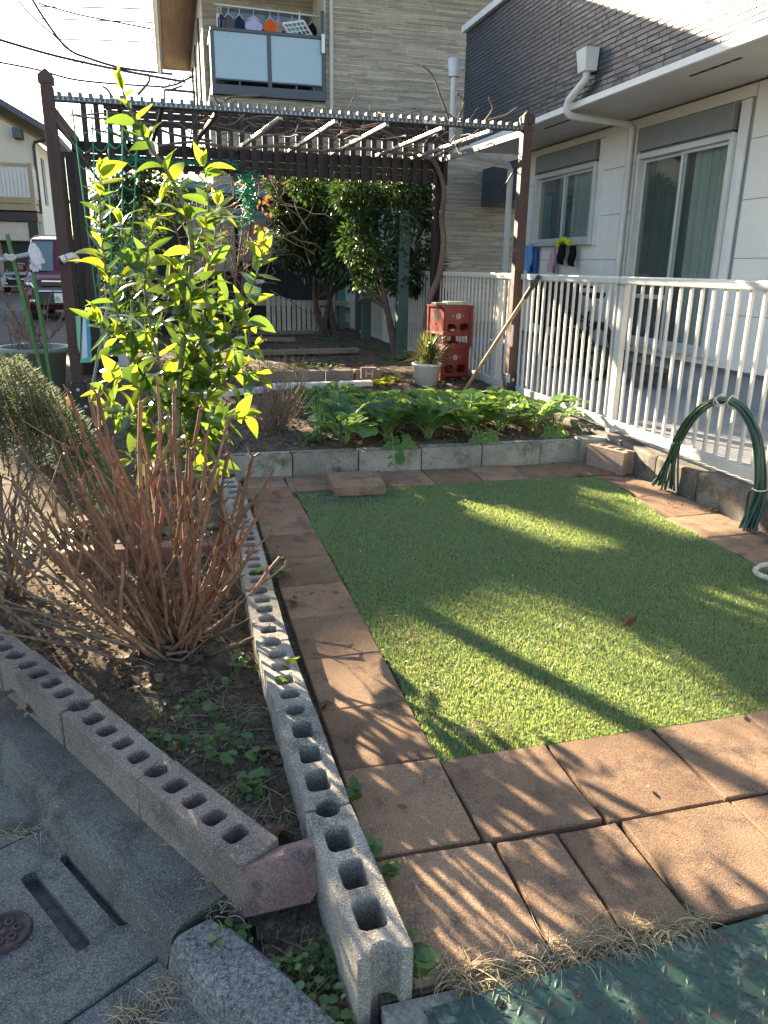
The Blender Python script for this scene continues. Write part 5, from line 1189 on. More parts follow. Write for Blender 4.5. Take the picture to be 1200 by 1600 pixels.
straw('dry_grass', [((-.095, 1.18, -.112, 1, 1), .035), ((-.13, 1.15, -.112, 1.6, 1), .03), ((-.17, 1.12, -.112, 1.5, .7), .03), ((-.42, 1.69, -.112, 1.5, .5), .04)], 190, .04, stw, rnd, .5)
straw('straw_litter', [((-.2, 2.5, None, 1, 1), .35), ((-.3, 2.9, None, 1, 1), .35), ((.08, 1.5, None, 1, 1), .1), ((.0, 1.9, None, 1, 1.4), .14), ((-.05, 3.2, None, 1, 1), .35), ((.12, 1.1, None, 1, 1.3), .08)], 620, .075, stw, rnd, .25)
straw('straw_litter', [((1.2, 2.4, .012, 1, 1), .6), ((1.7, 3.0, .012, 1, 1), .6), ((.68, 2.2, .01, .3, 1.5), .2)], 90, .06, stw, rnd, .15)
straw('straw_litter', [((.66, 2.1, .01, .25, 1.6), .25), ((.72, 1.68, .01, 1.2, .5), .06)], 110, .04, stw, rnd, .5)
litter('leaf_litter', [((1.2, 2.6, .008), .6), ((1.8, 3.3, .008), .5), ((.9, 3.2, .008), .3), ((1.5, 1.9, .008), .4)], 42, .026, lit_m, rnd)
litter('pale_flecks', [((1.3, 2.7, .006), .7), ((1.7, 3.2, .006), .6)], 36, .012, plain('pale fleck', (.5, .48, .42), rough=.9), rnd)
litter('leaf_litter', [((.45, 2.7, .0), .1), ((.42, 3.3, 0), .1), ((.47, 1.5, 0), .12), ((.9, 1.3, 0), .3), ((1.5, 4.25, 0), .5), ((2.55, 3.4, 0), .12)], 46, .022, lit_m, rnd)
o = place('fallen_leaf', DLM[0], None, (0, 0, 0), Matrix.Identity(3), .1) if False else None
def single_leaf(name, loc, yaw, s, label, me=DLM[0]):
    o = bpy.data.objects.new(name, me); COL.objects.link(o); o.location = loc; o.rotation_euler = (0, R(8), yaw); o.scale = (s, s, s); return tag(o, label, 'leaf')
single_leaf('fallen_leaf', (1.44, 2.14, .014), -1.4, .075, 'curled brown fallen leaf lying in the shaded middle of the turf')
single_leaf('fallen_leaf', (.158, 1.42, .02), 2.6, .11, 'large pale dry leaf propped against the front of the grey block row', DLM[2])
single_leaf('fallen_leaf', (.175, .95, -.06), .4, .085, 'pinkish tan dry leaf at the foot of the nearest grey block', DLM[1])
# ------------------------------------------------------------------ green climbing net at the left of the pergola
green_cord = plain('green cord', (.03, .25, .13), rough=.5)
net = thing('climbing_net', 'green plant netting sagging between the left pergola post and beam', 'net', (-.5, 6.1, .7))
rnd = random.Random(2)
vx = [(112, 165, 160, 560), (143, 170, 158, 470), (168, 172, 176, 420), (192, 172, 190, 395), (215, 205, 205, 390)]
def net_p(u, v):    # u 0..1 across, v 0..1 down
    i = min(int(u*4), 3); f = u*4-i; a, b = vx[i], vx[i+1]
    x0 = a[0]+(b[0]-a[0])*f; y0 = a[1]+(b[1]-a[1])*f; x1 = a[2]+(b[2]-a[2])*f; y1 = 420+(1-u)*120
    return P(x0+(x1-x0)*v, y0+(y1-y0)*v, 6.1+.05*math.sin(u*5+v*4))
for i in range(5):
    mb = MB(); mb.tube([net_p(i/4, v/16) for v in range(17)], .0055, 4); mb.build('strand', green_cord, net)
for j in range(1, 12):
    v = j/12; pts = []
    for i in range(17):
        u = i/16; p = net_p(u, v); p.z -= .035*abs(math.sin(u*4*math.pi))*(1+.4*math.sin(j)); pts.append(p)
    mb = MB(); mb.tube(pts, .0048, 4); mb.build('strand', green_cord, net)
def tangle(path, n, spread, r, rnd):
    pts = []; path = [Vector(p) for p in path]
    for i in range(n):
        t = (i % 40)/39; t = t if (i//40) % 2 == 0 else 1-t; k = t*(len(path)-1); j = min(int(k), len(path)-2)
        pts.append(path[j].lerp(path[j+1], k-j)+Vector((rnd.gauss(0, spread), rnd.gauss(0, spread), rnd.gauss(0, spread*.7))))
    mb = MB(); mb.tube(pts, r, 3); return mb
tag(tangle([P(388, 272, 7.95), P(386, 300, 7.95), P(396, 320, 7.95), P(380, 345, 7.95)], 360, .05, .004, rnd).build('bundled_net', plain('mint cord', (.05, .34, .19), rough=.5)), 'crumpled bright green netting hanging in a bunch under the slatted screen', 'net')
tag(tangle([P(180, 250, 7.9), P(250, 254, 7.9), P(330, 256, 7.9), P(372, 258, 7.9)], 400, .03, .003, rnd).build('bundled_net', plain('mint cord', (.05, .34, .19))), 'green netting bunched in a long line below the slatted screen behind the citrus', 'net')
# ------------------------------------------------------------------ overhead cables
cab = plain('cable', (.03, .03, .035), rough=.6)
for pts, r, lab in ((((-40, 50), (60, 80), (120, 95), (200, 112), (290, 128)), .016, 'thick black overhead cable sagging from the left edge to the beige house'), (((-30, 92), (40, 105), (70, 112), (115, 124), (180, 131), (262, 136)), .012, 'lowest dark overhead cable passing just above the left pergola post'),
        (((30, -40), (60, 15), (95, 65), (112, 80), (130, 88), (190, 106), (270, 116)), .015, 'steep dark overhead cable dropping to a joint and then on to the house'), (((10, -35), (40, 15), (90, 60), (112, 80)), .009, 'thin steep cable meeting the joint from the upper left'),
        (((60, 5), (120, 22), (180, 34), (260, 50)), .009, 'thin slanting cable between the two topmost level wires'), (((60, 10), (160, 12), (260, 15)), .007, 'topmost thin level wire in the pale sky'), (((60, 29), (160, 32), (260, 36)), .007, 'second thin level wire from the top of the sky'), (((80, 61), (160, 63), (260, 67)), .007, 'lowest thin level wire crossing above the thick sagging cable'),
        (((110, 78), (115, 95), (128, 100), (134, 90)), .006, 'small loop of wire hanging from the cable joint')):
    mb = MB(); mb.tube(smooth_path([P(a, b, 26) for a, b in pts], 6), r*2.3, 5); tag(mb.build('power_line', cab), lab, 'cable', 'overhead cables')
mb = MB(); mb.tube([P(252, 137, 18), P(275, 132, 18), P(300, 120, 18)], .02, 5); mb.tube([P(262, 142, 18), P(285, 134, 18)], .02, 5)
for a in (262, 272, 284, 294): mb.beam(P(a, 137-(a-260)*.4, 18), P(a+4, 130-(a-260)*.4, 18), .02, .02)
tag(mb.build('wall_bracket', cab), 'dark iron ladder bracket at the side wall of the beige house', 'bracket')
mb = MB(); mb.beam(P(257, 140, 17), P(305, 144, 17), .04, .04); mb.beam(P(257, 140, 17), P(257, 165, 17), .03, .03); mb.beam(P(304, 144, 17), P(304, 168, 17), .03, .03); tag(mb.build('carport_frame', cab), 'thin dark frame standing beside the cream side wall of the beige house', 'frame')
weeds_dummy = None
# ------------------------------------------------------------------ vehicles on the road
def car(name, label, x0, x1, yf, z0, H, body, suv, group=None):
    """seen from its front, which faces -y; x0..x1 its width"""
    W = x1-x0; xc = (x0+x1)/2; t = thing(name, label, 'car' if not suv else 'minivan', (xc, yf+1.6, z0))
    L = 2.9 if suv else 3.6; hood = .50*H if suv else .47*H; hl = .42 if suv else .85
    prof = [(0.02, .13*H), (0, .22*H), (-.03, .36*H), (.03, hood-.06), (.10, hood), (hl, hood+.09), (hl+.42 if not suv else hl+.30, .94*H), (hl+.8, H), (L-.5, H*.99), (L-.08, .8*H), (L, .5*H), (L-.05, .13*H)]
    mb = MB(); n = len(prof); vs = []
    xs = [(-.5, .05), (-.47, 0), (-.3, 0), (0, -.02), (.3, 0), (.47, 0), (.5, .05)]
    for fx, dy in xs:
        for (y, z) in prof:
            tum = 1-max(0, (z-hood)/(H-hood))*.14 if z > hood else 1
            vs.append((xc+fx*W*tum, yf+y+dy*(1.6 if y < 1 else -1), z0+z-(abs(fx) > .48)*.02))
    fs = [(i*n+j, i*n+(j+1) % n, (i+1)*n+(j+1) % n, (i+1)*n+j) for i in range(len(xs)-1) for j in range(n)]
    mb.add(vs, fs, 0, True); mb.add(vs[:n], [tuple(range(n))]); mb.add(vs[-n:], [tuple(range(n))[::-1]]); mb.build('body', body, t, bevel=.012)
    gl = surf('car glass', (.10, .17, .19), (.07, .12, .14), big=2, rough=.06, spec=.8, bump=0)
    a = Vector((0, yf+hl+.015, z0+hood+.11)); b = Vector((0, yf+hl+(.40 if not suv else .285), z0+.915*H)); mb = MB()
    e = Vector((0, -.015, .0)); mb.add([(xc-.45*W, a.y-.02, a.z), (xc+.45*W, a.y-.02, a.z), (xc+.405*W, b.y-.02, b.z), (xc-.405*W, b.y-.02, b.z), (xc-.42*W, a.y+.03, a.z), (xc+.42*W, a.y+.03, a.z), (xc+.385*W, b.y+.03, b.z), (xc-.385*W, b.y+.03, b.z)], [(0, 1, 2, 3), (0, 4, 5, 1), (1, 5, 6, 2), (2, 6, 7, 3), (3, 7, 4, 0)]); mb.build('windscreen', gl, t)
    bk = plain('car black trim', (.015, .015, .017), rough=.4); chrome = plain('chrome', (.65, .66, .68), rough=.12, metal=1.0)
    mb = MB(); mb.b2((xc-.40*W, yf-.055, z0+.18*H), (xc+.40*W, yf+.02, z0+.36*H)); mb.build('lower_grille', bk, t, bevel=.02)
    mb = MB(); mb.b2((xc-.28*W, yf-.06, z0+.40*H), (xc+.28*W, yf+.03, z0+.485*H)); g = mb.build('grille', bk, t, bevel=.01)
    mb = MB(); mb.tube([(xc-.40*W, yf-.05, z0+.43*H), (xc-.34*W, yf-.075, z0+.345*H), (xc+.34*W, yf-.075, z0+.345*H), (xc+.40*W, yf-.05, z0+.43*H)], .022, 6); mb.build('chrome_bar', chrome, g)
    mb = MB(); mb.b2((xc-.26*W, yf-.07, z0+.452*H), (xc+.26*W, yf-.062, z0+.468*H)); mb.build('chrome_bar', chrome, g)
    for s in (-1, 1):
        mb = MB(); x = xc+s*.39*W; mb.add([(x-.09*W, yf-.05, z0+.41*H), (x+.10*W, yf+.02, z0+.41*H), (x+.10*W, yf+.08, z0+.49*H), (x-.09*W, yf-.0, z0+.485*H), (x-.09*W, yf+.1, z0+.41*H), (x+.10*W, yf+.14, z0+.41*H), (x+.10*W, yf+.16, z0+.49*H), (x-.09*W, yf+.12, z0+.485*H)], [(0, 1, 2, 3), (0, 4, 5, 1), (1, 5, 6, 2), (2, 6, 7, 3), (3, 7, 4, 0)])
        h_ = mb.build('headlight', surf('lamp glass', (.20, .21, .23), (.1, .1, .12), big=15, rough=.08, spec=.8, bump=0), t, bevel=.01)
        mb = MB(); mb.lathe([(0, .0), (.03, .0), (.04, .02), (.05, .03)], (x-.02*W, yf-.03, z0+.44*H), 10, M=Matrix.Rotation(R(90), 3, 'X')); mb.build('lamp', chrome, h_)
        mb = MB(); mb.lathe([(0, .035), (.04, .03), (.05, .0)], (xc+s*.40*W, yf-.035, z0+.23*H), 12, M=Matrix.Rotation(R(90), 3, 'X')); mb.build('fog_lamp', chrome, t)
        mb = MB(); mb.box((xc+s*(.5*W+.08), yf+hl+.12, z0+hood+.16), (.13, .09, .15)); mb.build('mirror', body, t, bevel=.03)
        for yy in (yf+.52, yf+L-.55):
            mb = MB(); mb.lathe([(.0, -.08), (.2, -.08), (.25, -.06), (.25, .06), (.2, .08), (0, .08)], (xc+s*(.5*W-.09), yy, z0+.16), 16, M=Matrix.Rotation(R(90), 3, 'Y')); w_ = mb.build('wheel', bk, t)
            mb = MB(); mb.lathe([(0, .09), (.14, .088), (.15, .07)], (xc+s*(.5*W-.09), yy, z0+.16), 12, M=Matrix.Rotation(R(90*s), 3, 'Y')); mb.build('rim', chrome, w_)
    pl2 = MB(); pl2.b2((xc-.16, yf-.095, z0+.215*H), (xc+.16, yf-.085, z0+.325*H)); po = pl2.build('licence_plate', plain('plate white', (.72, .72, .70), rough=.5), t, bevel=.004)
    return t, po, xc, W
maroon = surf('maroon car paint', (.07, .006, .012), (.06, .005, .011), big=2, fine=30, finev=.05, bump=0, rough=.14, spec=.7)
whitep = surf('white car paint', (.66, .66, .66), (.62, .62, .63), big=2, fine=30, finev=.03, bump=0, rough=.15, spec=.6)
t, po, xc, W = car('parked_van', 'dark maroon tall van with chrome grille parked behind the left pergola post', -2.52, -1.20, 15.0, .20, 1.47, maroon, True)
ink = plain('plate green', (.03, .12, .07), rough=.6)
put_text('plate_number', 'あ 51-6', .105, ink, po, (xc, 14.903, .20+.255*1.47), (1, 0, 0), (0, 0, 1))
put_text('plate_number', '581', .04, ink, po, (xc, 14.903, .20+.303*1.47), (1, 0, 0), (0, 0, 1))
car('parked_car', 'white hatchback parked far across the street at the left edge', -5.55, -3.75, 29.0, .22, 1.13, whitep, False)
# ------------------------------------------------------------------ laundry on the balcony
pole_y = 13.42
mb = MB(); mb.tube([(.86, pole_y, 4.89), (2.46, pole_y, 4.86)], .018, 8); tag(mb.build('laundry_pole', alu), 'shiny metal drying pole spanning the upper balcony', 'drying pole')
def garment(name, px, w, h, mat, label, sleeves=True, cat='shirt', hang=True, top=4.875):
    t = thing(name, label, cat, (px, pole_y, top-h-.1)); mb = MB(); n = 10; m_ = 8; vs = []
    for j in range(m_+1):
        v = j/m_; ww = w*(((.16+2.4*v) if v < .15 else (.52 if v < .34 else .37+.05*v)) if sleeves else .42); 
        for i in range(n+1):
            u = i/n-.5; sh = -.10*abs(u)*w*2 if v < .3 else 0
            vs.append((px+u*ww*2, pole_y+.025*math.sin(u*9+v*2+px*7)*(.3+v), top-.10-v*h+sh*(1-v)))
    b = len(vs); fs = [(j*(n+1)+i, j*(n+1)+i+1, (j+1)*(n+1)+i+1, (j+1)*(n+1)+i) for j in range(m_) for i in range(n)]
    mb.add(vs, fs, 0, True); mb.add([(x, y+.02, z) for x, y, z in vs], fs, 0, True); mb.build('cloth', mat, t, fix=False)
    if hang:
        hk = MB(); hk.tube([(px, pole_y, top+.03), (px+.018, pole_y, top+.035), (px+.02, pole_y, top), (px, pole_y, top-.02), (px, pole_y, top-.09)], .004, 4); hk.tube([(px-w*.35, pole_y+.01, top-.14), (px, pole_y+.01, top-.085), (px+w*.35, pole_y+.01, top-.14)], .006, 4); hk.build('hanger', white_trim, t)
    return t
def cloth(n, c): return surf(n, c, tuple(x*.85 for x in c), big=6, fine=60, finev=.08, bump=0, rough=.9, spec=.1)
garment('shirt', .95, .13, .45, cloth('navy cloth', (.03, .04, .09)), 'navy shirt hanging at the left end of the balcony pole')
garment('towel', .90, .05, .40, cloth('white cloth', (.7, .7, .72)), 'narrow white towel at the far left of the balcony laundry', False, 'towel')
garment('jacket', 1.06, .20, .52, cloth('grey brown cloth', (.11, .10, .10)), 'grey brown jacket hanging on the balcony', cat='jacket')
garment('shirt', 1.22, .16, .5, cloth('dark navy cloth', (.02, .035, .06)), 'dark navy shirt between the grey jacket and the lilac shirt')
garment('shirt', 1.43, .26, .50, cloth('lilac cloth', (.46, .43, .66)), 'lilac shirt hanging in the middle of the balcony laundry')
ot = garment('shirt', 1.68, .20, .52, cloth('orange cloth', (.72, .13, .03)), 'bright orange shirt with a faint pale print hanging on the balcony')
garment('shirt', 1.81, .10, .50, cloth('tan cloth', (.45, .32, .25)), 'narrow tan shirt just right of the orange shirt')
garment('towel', 2.0, .22, .36, cloth('pale blue cloth', (.40, .58, .68)), 'pale blue towel clipped below the white drying rack', False, 'towel', top=4.80)
rk = thing('drying_rack', 'white plastic clip drying rack hanging at a slant from the balcony pole', 'drying rack', (2.12, pole_y, 4.5))
mb = MB()
A = [Vector((1.86, 13.35, 4.70)), Vector((2.18, 13.35, 4.76)), Vector((2.38, 13.40, 4.50)), Vector((2.08, 13.45, 4.44))]
for i in range(4): mb.beam(A[i], A[(i+1) % 4], .02, .03)
for k in range(1, 5): mb.beam(A[0].lerp(A[1], k/5), A[3].lerp(A[2], k/5), .012, .014); mb.beam(A[1].lerp(A[2], k/5), A[0].lerp(A[3], k/5), .012, .014)
mb.build('rack', white_trim, rk)
mb = MB(); mb.tube([(2.13, pole_y, 4.9), (2.13, pole_y, 4.78)], .014, 6); mb.build('hook', white_trim, rk)
for k in range(7):
    p = A[3].lerp(A[2], (k+.5)/7); mb = MB(); mb.b2((p.x-.008, p.y-.005, p.z-.09), (p.x+.008, p.y+.005, p.z)); mb.build('clip', plain('dark clip', (.05, .05, .06)), rk)
mb = MB(); mb.beam((2.40, 12.94, 4.80), (2.40, 12.94, 4.5), .05, .05); mb.beam((2.405, 12.93, 4.5), (2.405, 12.93, 4.25), .05, .03, mat=1)
tag(mb.build('pole_holder', [alu_dark, white_trim]), 'folding pole bracket with white arm at the right end of the balcony rail', 'bracket')
garment('jacket', 2.33, .14, .5, cloth('black cloth', (.012, .012, .014)), 'black jacket at the right end of the balcony', cat='jacket')
# ------------------------------------------------------------------ red bottle crates
red = surf('red crate plastic', (.22, .024, .016), (.18, .019, .013), big=5, fine=60, finev=.15, bump=.05, rough=.42, spec=.5)
mark = plain('pale print', (.55, .42, .40), rough=.7)
def crate(cx, cy, z0, rz, label):
    t = thing('bottle_crate', label, 'crate', (cx, cy, z0)); w, d, h = .285, .36, .372; Rz = Matrix.Rotation(rz, 3, 'Z'); c0 = Vector((cx, cy, z0))
    def face(length, o, ux, name):
        ux = Vector(ux); nrm = Vector((ux.y, -ux.x, 0)); o = Vector(o)
        xf = lambda u, v, z: c0+Rz @ (o+ux*u+Vector((0, 0, v))-nrm*(.012-z)) 
        mb = MB(); hl = length/2
        def both(rects, holes):
            for r_ in rects:
                a, b, c, e = r_; pts = [(a, b), (c, b), (c, e), (a, e)]
                for zz in (.0, .012): mb.add([xf(u, v, zz) for u, v in pts], [(0, 1, 2, 3)])
            for r_, hh in holes: hole_cell(mb, r_, hh, .012, 0.0, xf, k=4, bottom=False); hole_cell(mb, r_, hh, 0.0, .006, xf, k=4, bottom=False)
        both([(-hl, .0, hl, .018), (-hl, .105, hl, .128), (-hl, .218, hl, h)], [((-hl, .018, hl, .105), (0, .062, hl-.036, .036, .012)), ((-hl, .128, 0, .218), (-hl/2+.008, .173, hl/2-.026, .037, .022)), ((0, .128, hl, .218), (hl/2-.008, .173, hl/2-.026, .037, .022))] if name == 'front' else [((-hl, .018, hl, .105), (0, .062, hl-.05, .036, .012)), ((-hl, .128, hl, .218), (0, .2, .02, .004, .003))])
        # ribs
        for u in (-hl+.014, hl-.014): mb.add([xf(u-.014, 0, .02), xf(u+.014, 0, .02), xf(u+.014, h, .02), xf(u-.014, h, .02), xf(u-.014, 0, .01), xf(u+.014, 0, .01), xf(u+.014, h, .01), xf(u-.014, h, .01)], [(0, 1, 2, 3), (0, 4, 5, 1), (1, 5, 6, 2), (2, 6, 7, 3), (3, 7, 4, 0)])
        for v in (.005, .115, h-.012): mb.add([xf(-hl-.005, v-.007, .024), xf(hl+.005, v-.007, .024), xf(hl+.005, v+.007, .024), xf(-hl-.005, v+.007, .024), xf(-hl-.005, v-.007, .0), xf(hl+.005, v-.007, .0), xf(hl+.005, v+.007, .0), xf(-hl-.005, v+.007, .0)], [(0, 1, 2, 3), (0, 4, 5, 1), (1, 5, 6, 2), (2, 6, 7, 3), (3, 7, 4, 0)])
        o_ = mb.build('crate_side', red, t, fix=False); return o_, xf
    fo, xf = face(w, (0, -d/2, 0), (1, 0, 0), 'front'); face(w, (0, d/2, 0), (-1, 0, 0), 'front'); lo_, xl = face(d, (-w/2, 0, 0), (0, -1, 0), 'side'); face(d, (w/2, 0, 0), (0, 1, 0), 'side')
    mb = MB(); mb.box(c0+Vector((0, 0, .112)), (w-.02, d-.02, .012), rz=rz); mb.box(c0+Vector((0, 0, .24)), (w-.02, .008, .2), rz=rz); mb.box(c0+Vector((0, 0, .24)), (.008, d-.02, .2), rz=rz); mb.build('divider', red, t)
    r_ = Rz @ Vector((1, 0, 0))
    for s, x in (('K', -.052), ('Y', .052)): put_text('letter', s, .030, mark, fo, xf(x, .278, .0135), r_, (0, 0, 1), .0006)
    mb = MB(); k = 16
    for ra, rb in ((.026, .017), (.011, .0)):
        vs = [xf(rr*math.cos(q*6.2832/k), .278+rr*math.sin(q*6.2832/k), .0142) for rr in (ra, rb) for q in range(k)]; mb.add(vs, [(q, (q+1) % k, k+(q+1) % k, k+q) for q in range(k)])
    mb.build('round_emblem', mark, fo, fix=False)
    for u in (-.05, .05):      # hand-hole recess bars on the side panel
        vs = [xl(u-.03, .24, .013), xl(u+.03, .24, .013), xl(u+.03, .32, .013), xl(u-.03, .32, .013)]; mb = MB(); mb.add(vs, [(0, 1, 2, 3)]); mb.build('hand_hole', plain('crate dark', (.03, .006, .005)), lo_, fix=False)
    return t
crate(2.475, 7.05, .125, R(10), 'lower red bottle crate standing on the soil behind the white pot')
crate(2.50, 7.05, .499, R(7), 'upper red bottle crate stacked on another red crate by the fence')
mb = MB(); mb.box((2.43, 7.0, .8835), (.24, .10, .022), rz=.15); tag(mb.build('plank', surf('grey plank', (.36, .33, .26), (.25, .23, .18), big=6, fine=50, bump=.3), bevel=.004), 'weathered grey plank lying on top of the red crates', 'plank')
mb = MB(); mb.box((2.52, 6.98, .889), (.20, .13, .032), rz=.05); tag(mb.build('wood_block', surf('pale plank', (.50, .47, .36), (.36, .33, .25), big=6, fine=50, bump=.3), bevel=.006), 'short pale board lying beside the grey plank on top of the red crates', 'board')
# white pot with grassy plant
pt = thing('white_pot', 'white plastic bucket pot with a bushy narrow-leaved plant', 'potted plant', tuple(P(666, 613, 6.72)))
bz = P(666, 613, 6.72); bz.z = .13
mb = MB(); mb.lathe([(.0, 0), (.096, 0), (.128, .22), (.136, .222), (.138, .245), (.126, .245), (.118, .20), (0, .19)], bz, 24); mb.build('pot', plain('white plastic', (.68, .68, .67), rough=.4), pt)
mb = MB(); mb.lathe([(.0, .205), (.12, .205)], bz, 20); mb.build('potting_soil', soil_mat, pt)
rnd = random.Random(14); mb = MB()
for k in range(300):
    a = rnd.random()*6.28; e = rnd.uniform(.1, 1.45); l = rnd.uniform(.2, .42); d = Vector((math.cos(a)*math.cos(e), math.sin(a)*math.cos(e), math.sin(e))); p = bz+Vector((rnd.gauss(0, .03), rnd.gauss(0, .03), .20+rnd.random()*.12)); w = d.cross(Vector((0, 0, 1))).normalized()*.006
    p1 = p+d*l*.5+Vector((0, 0, .01)); p2 = p+d*l-Vector((0, 0, l*.22)); mb.add([p-w*.5, p+w*.5, p1-w, p1+w, p2], [(0, 1, 3, 2), (2, 3, 4)], 0, True)
tag(mb.build('foliage', leafy('grassy leaf', (.05, .085, .045), (.15, .15, .05), (.3, .34, .08), tw=.3), pt, fix=False), kind='stuff')
# hoe leaning on the fence
h0 = Vector((2.43, 6.45, .12)); h1 = Vector((2.70, 5.62, 1.15)); hd = thing('garden_hoe', 'long wooden-handled garden tool with dark grip leaning on the fence rail', 'garden tool', tuple(h0))
mb = MB(); mb.tube([h0, h0.lerp(h1, .84)], .0155, 8); mb.build('handle', surf('handle wood', (.42, .31, .17), (.32, .23, .12), big=6, fine=60, bump=.1, rough=.45), hd)
mb = MB(); mb.tube([h0.lerp(h1, .84), h1], .019, 8); mb.build('grip', plain('dark grip', (.05, .04, .04), rough=.6), hd)
# yellow-topped green garden stake
sk = thing('plant_stake', 'dark green plant stake with a bright yellow-green cap in the radish bed', 'stake', (.958, 4.66, .1))
mb = MB(); mb.tube([(.958, 4.66, .08), (.956, 4.66, .285)], .009, 6); mb.build('stake', plain('stake green', (.02, .06, .04)), sk)
mb = MB(); mb.tube([(.956, 4.66, .285), (.956, 4.66, .33)], .014, 8); mb.build('yellow_band', plain('fluor yellow', (.62, .75, .02), rough=.4), sk)
mb = MB(); mb.lathe([(.0, .385), (.013, .382), (.015, .365), (.01, .36), (.01, .335), (0, .33)], (.956, 4.66, 0), 10); mb.build('cap', plain('teal cap', (.01, .12, .10), rough=.4), sk)
# ------------------------------------------------------------------ bundle of garden hoops against the wall
ah = thing('garden_hoops', 'bundle of green garden hoops tied with white string leaning against the low wall', 'garden hoops', (2.66, 3.3, 0))
rnd = random.Random(6); hm1 = plain('hoop green', (.028, .085, .038), rough=.38); hm2 = plain('hoop dark green', (.015, .05, .04), rough=.38)
for k in range(17):
    o = Vector((rnd.gauss(0, .012), rnd.gauss(0, .012), rnd.gauss(0, .007))); sp = rnd.uniform(-1, 1)
    A = [(2.64-.03+.06*rnd.random(), 3.71+.10*sp-.04, .012+.03*rnd.random()), (2.655, 3.66+.03*sp, .19), (2.66, 3.635, .30), (2.66, 3.55, .44), (2.66, 3.43, .545), (2.66, 3.30, .585), (2.66, 3.17, .565), (2.66, 3.06, .48), (2.66, 2.995, .36), (2.66, 2.965+.012*sp, .20), (2.645-.05*rnd.random(), 2.955+.05*sp, .008+.02*rnd.random())]
    pts = [Vector(p)+o*(1 if 0 < i < 10 else .3) for i, p in enumerate(A)]
    mb = MB(); mb.tube(smooth_path(pts, 4), .0058, 6); mb.build('hoop', hm1 if k % 3 else hm2, ah)
strg = plain('white string', (.62, .60, .54), rough=.8)
for c, rr, ax in (((2.66, 3.34, .578), .034, (0, 1, .35)), ((2.66, 3.24, .583), .033, (0, 1, -.3)), ((2.66, 3.635, .29), .030, (0, .5, 1)), ((2.66, 2.965, .21), .034, (0, .1, 1))):
    ax = Vector(ax).normalized(); a = ax.cross(Vector((1, 0, 0))).normalized(); b = ax.cross(a); mb = MB()
    mb.tube([Vector(c)+(a*math.cos(q*.5236)+b*math.sin(q*.5236))*rr+ax*.004*math.sin(q) for q in range(14)], .0035, 5); mb.build('string_tie', strg, ah)
mb = MB(); mb.tube(smooth_path([(2.62, 3.24, .585), (2.62, 3.28, .56), (2.62, 3.33, .592), (2.625, 3.30, .55)], 4), .0032, 5); mb.build('string_tie', strg, ah)
# rope loop on the turf
mb = MB(); mb.tube(smooth_path([(2.42, 2.50, .02), (2.33, 2.50, .03), (2.265, 2.475, .02), (2.25, 2.41, .02), (2.29, 2.37, .02), (2.37, 2.36, .03), (2.45, 2.38, .025), (2.42, 2.47, .03), (2.38, 2.44, .015)], 4), .011, 8)
tag(mb.build('rope_loop', surf('white rope', (.55, .52, .45), (.42, .40, .34), big=30, fine=120, bump=.6)), 'loop of thick white rope lying at the right edge of the turf', 'rope')
# ------------------------------------------------------------------ green steel plate
splate = thing('steel_plate', 'rusty green chequered steel ramp plate at the bottom right', 'steel plate', (1.1, .8, -.03))
gsteel = surf('worn green steel', (.032, .085, .068), (.024, .06, .05), None, big=3, fine=90, finev=.4, bump=.3, dist=.003, rough=.5, spec=.35)
n_, l_ = gsteel.node_tree.nodes, gsteel.node_tree.links; b_ = n_['Principled BSDF']; src = b_.inputs['Base Color'].links[0].from_socket
tc = n_.new('ShaderNodeTexCoord'); q1 = ramp_n(n_, l_, noise_n(n_, l_, tc.outputs['Object'], 26, 8, .78), [(.55, (0, 0, 0)), (.60, (1, 1, 1))]); q2 = ramp_n(n_, l_, noise_n(n_, l_, tc.outputs['Object'], 17, 8, .8), [(.53, (0, 0, 0)), (.64, (.85,)*3)])
c = mix_n(n_, l_, q2, src, (.22, .24, .18)); c = mix_n(n_, l_, q1, c, (.07, .045, .036)); l_.new(c, b_.inputs['Base Color'])
PA, PB = Vector((.335, .935, 0)), Vector((2.2, 1.02, 0)); ux = (PB-PA).normalized(); uy = Vector((ux.y, -ux.x, 0))
def SP(u, v, z): p = PA+ux*u+uy*v; return Vector((p.x, p.y, z))
mb = MB(); NU = 30
vs = [SP(u*1.8/NU, v, -.006+.003*math.sin(u*.5)) for u in range(NU+1) for v in (0, .5)]; vs2 = [Vector((p.x, p.y, p.z-.009)) for p in vs]
mb.add(vs+vs2, [(2*i, 2*i+1, 2*i+3, 2*i+2) for i in range(NU)]+[(2*i, 2*i+2, 2*i+2+2*(NU+1), 2*i+2*(NU+1)) for i in range(NU)]); mb.build('plate', gsteel, splate, fix=True)
trd = MB(); trd.add([(-.013, 0, 0), (0, -.0042, 0), (.013, 0, 0), (0, .0042, 0), (-.007, 0, .0017), (.007, 0, .0017)], [(0, 1, 4), (1, 5, 4), (1, 2, 5), (2, 3, 5), (3, 4, 5), (3, 0, 4)]); tme = trd.mesh('tread', gsteel)
k = 0
for i in range(30):
    for j in range(10):
        u = .04+i*.029; v = .020+j*.029
        o = link('tread', tme, splate, SP(u, v, -.0055+.003*math.sin(u*NU/1.8*.5))-splate.location); o.rotation_euler = (0, 0, R(48) if (i+j) % 2 else R(-42))
mb = MB(); mb.lathe([(0, -.0015), (.008, -.0015)], SP(.13, .03, 0), 10); mb.build('bolt_hole', dark_hole, splate, fix=False)
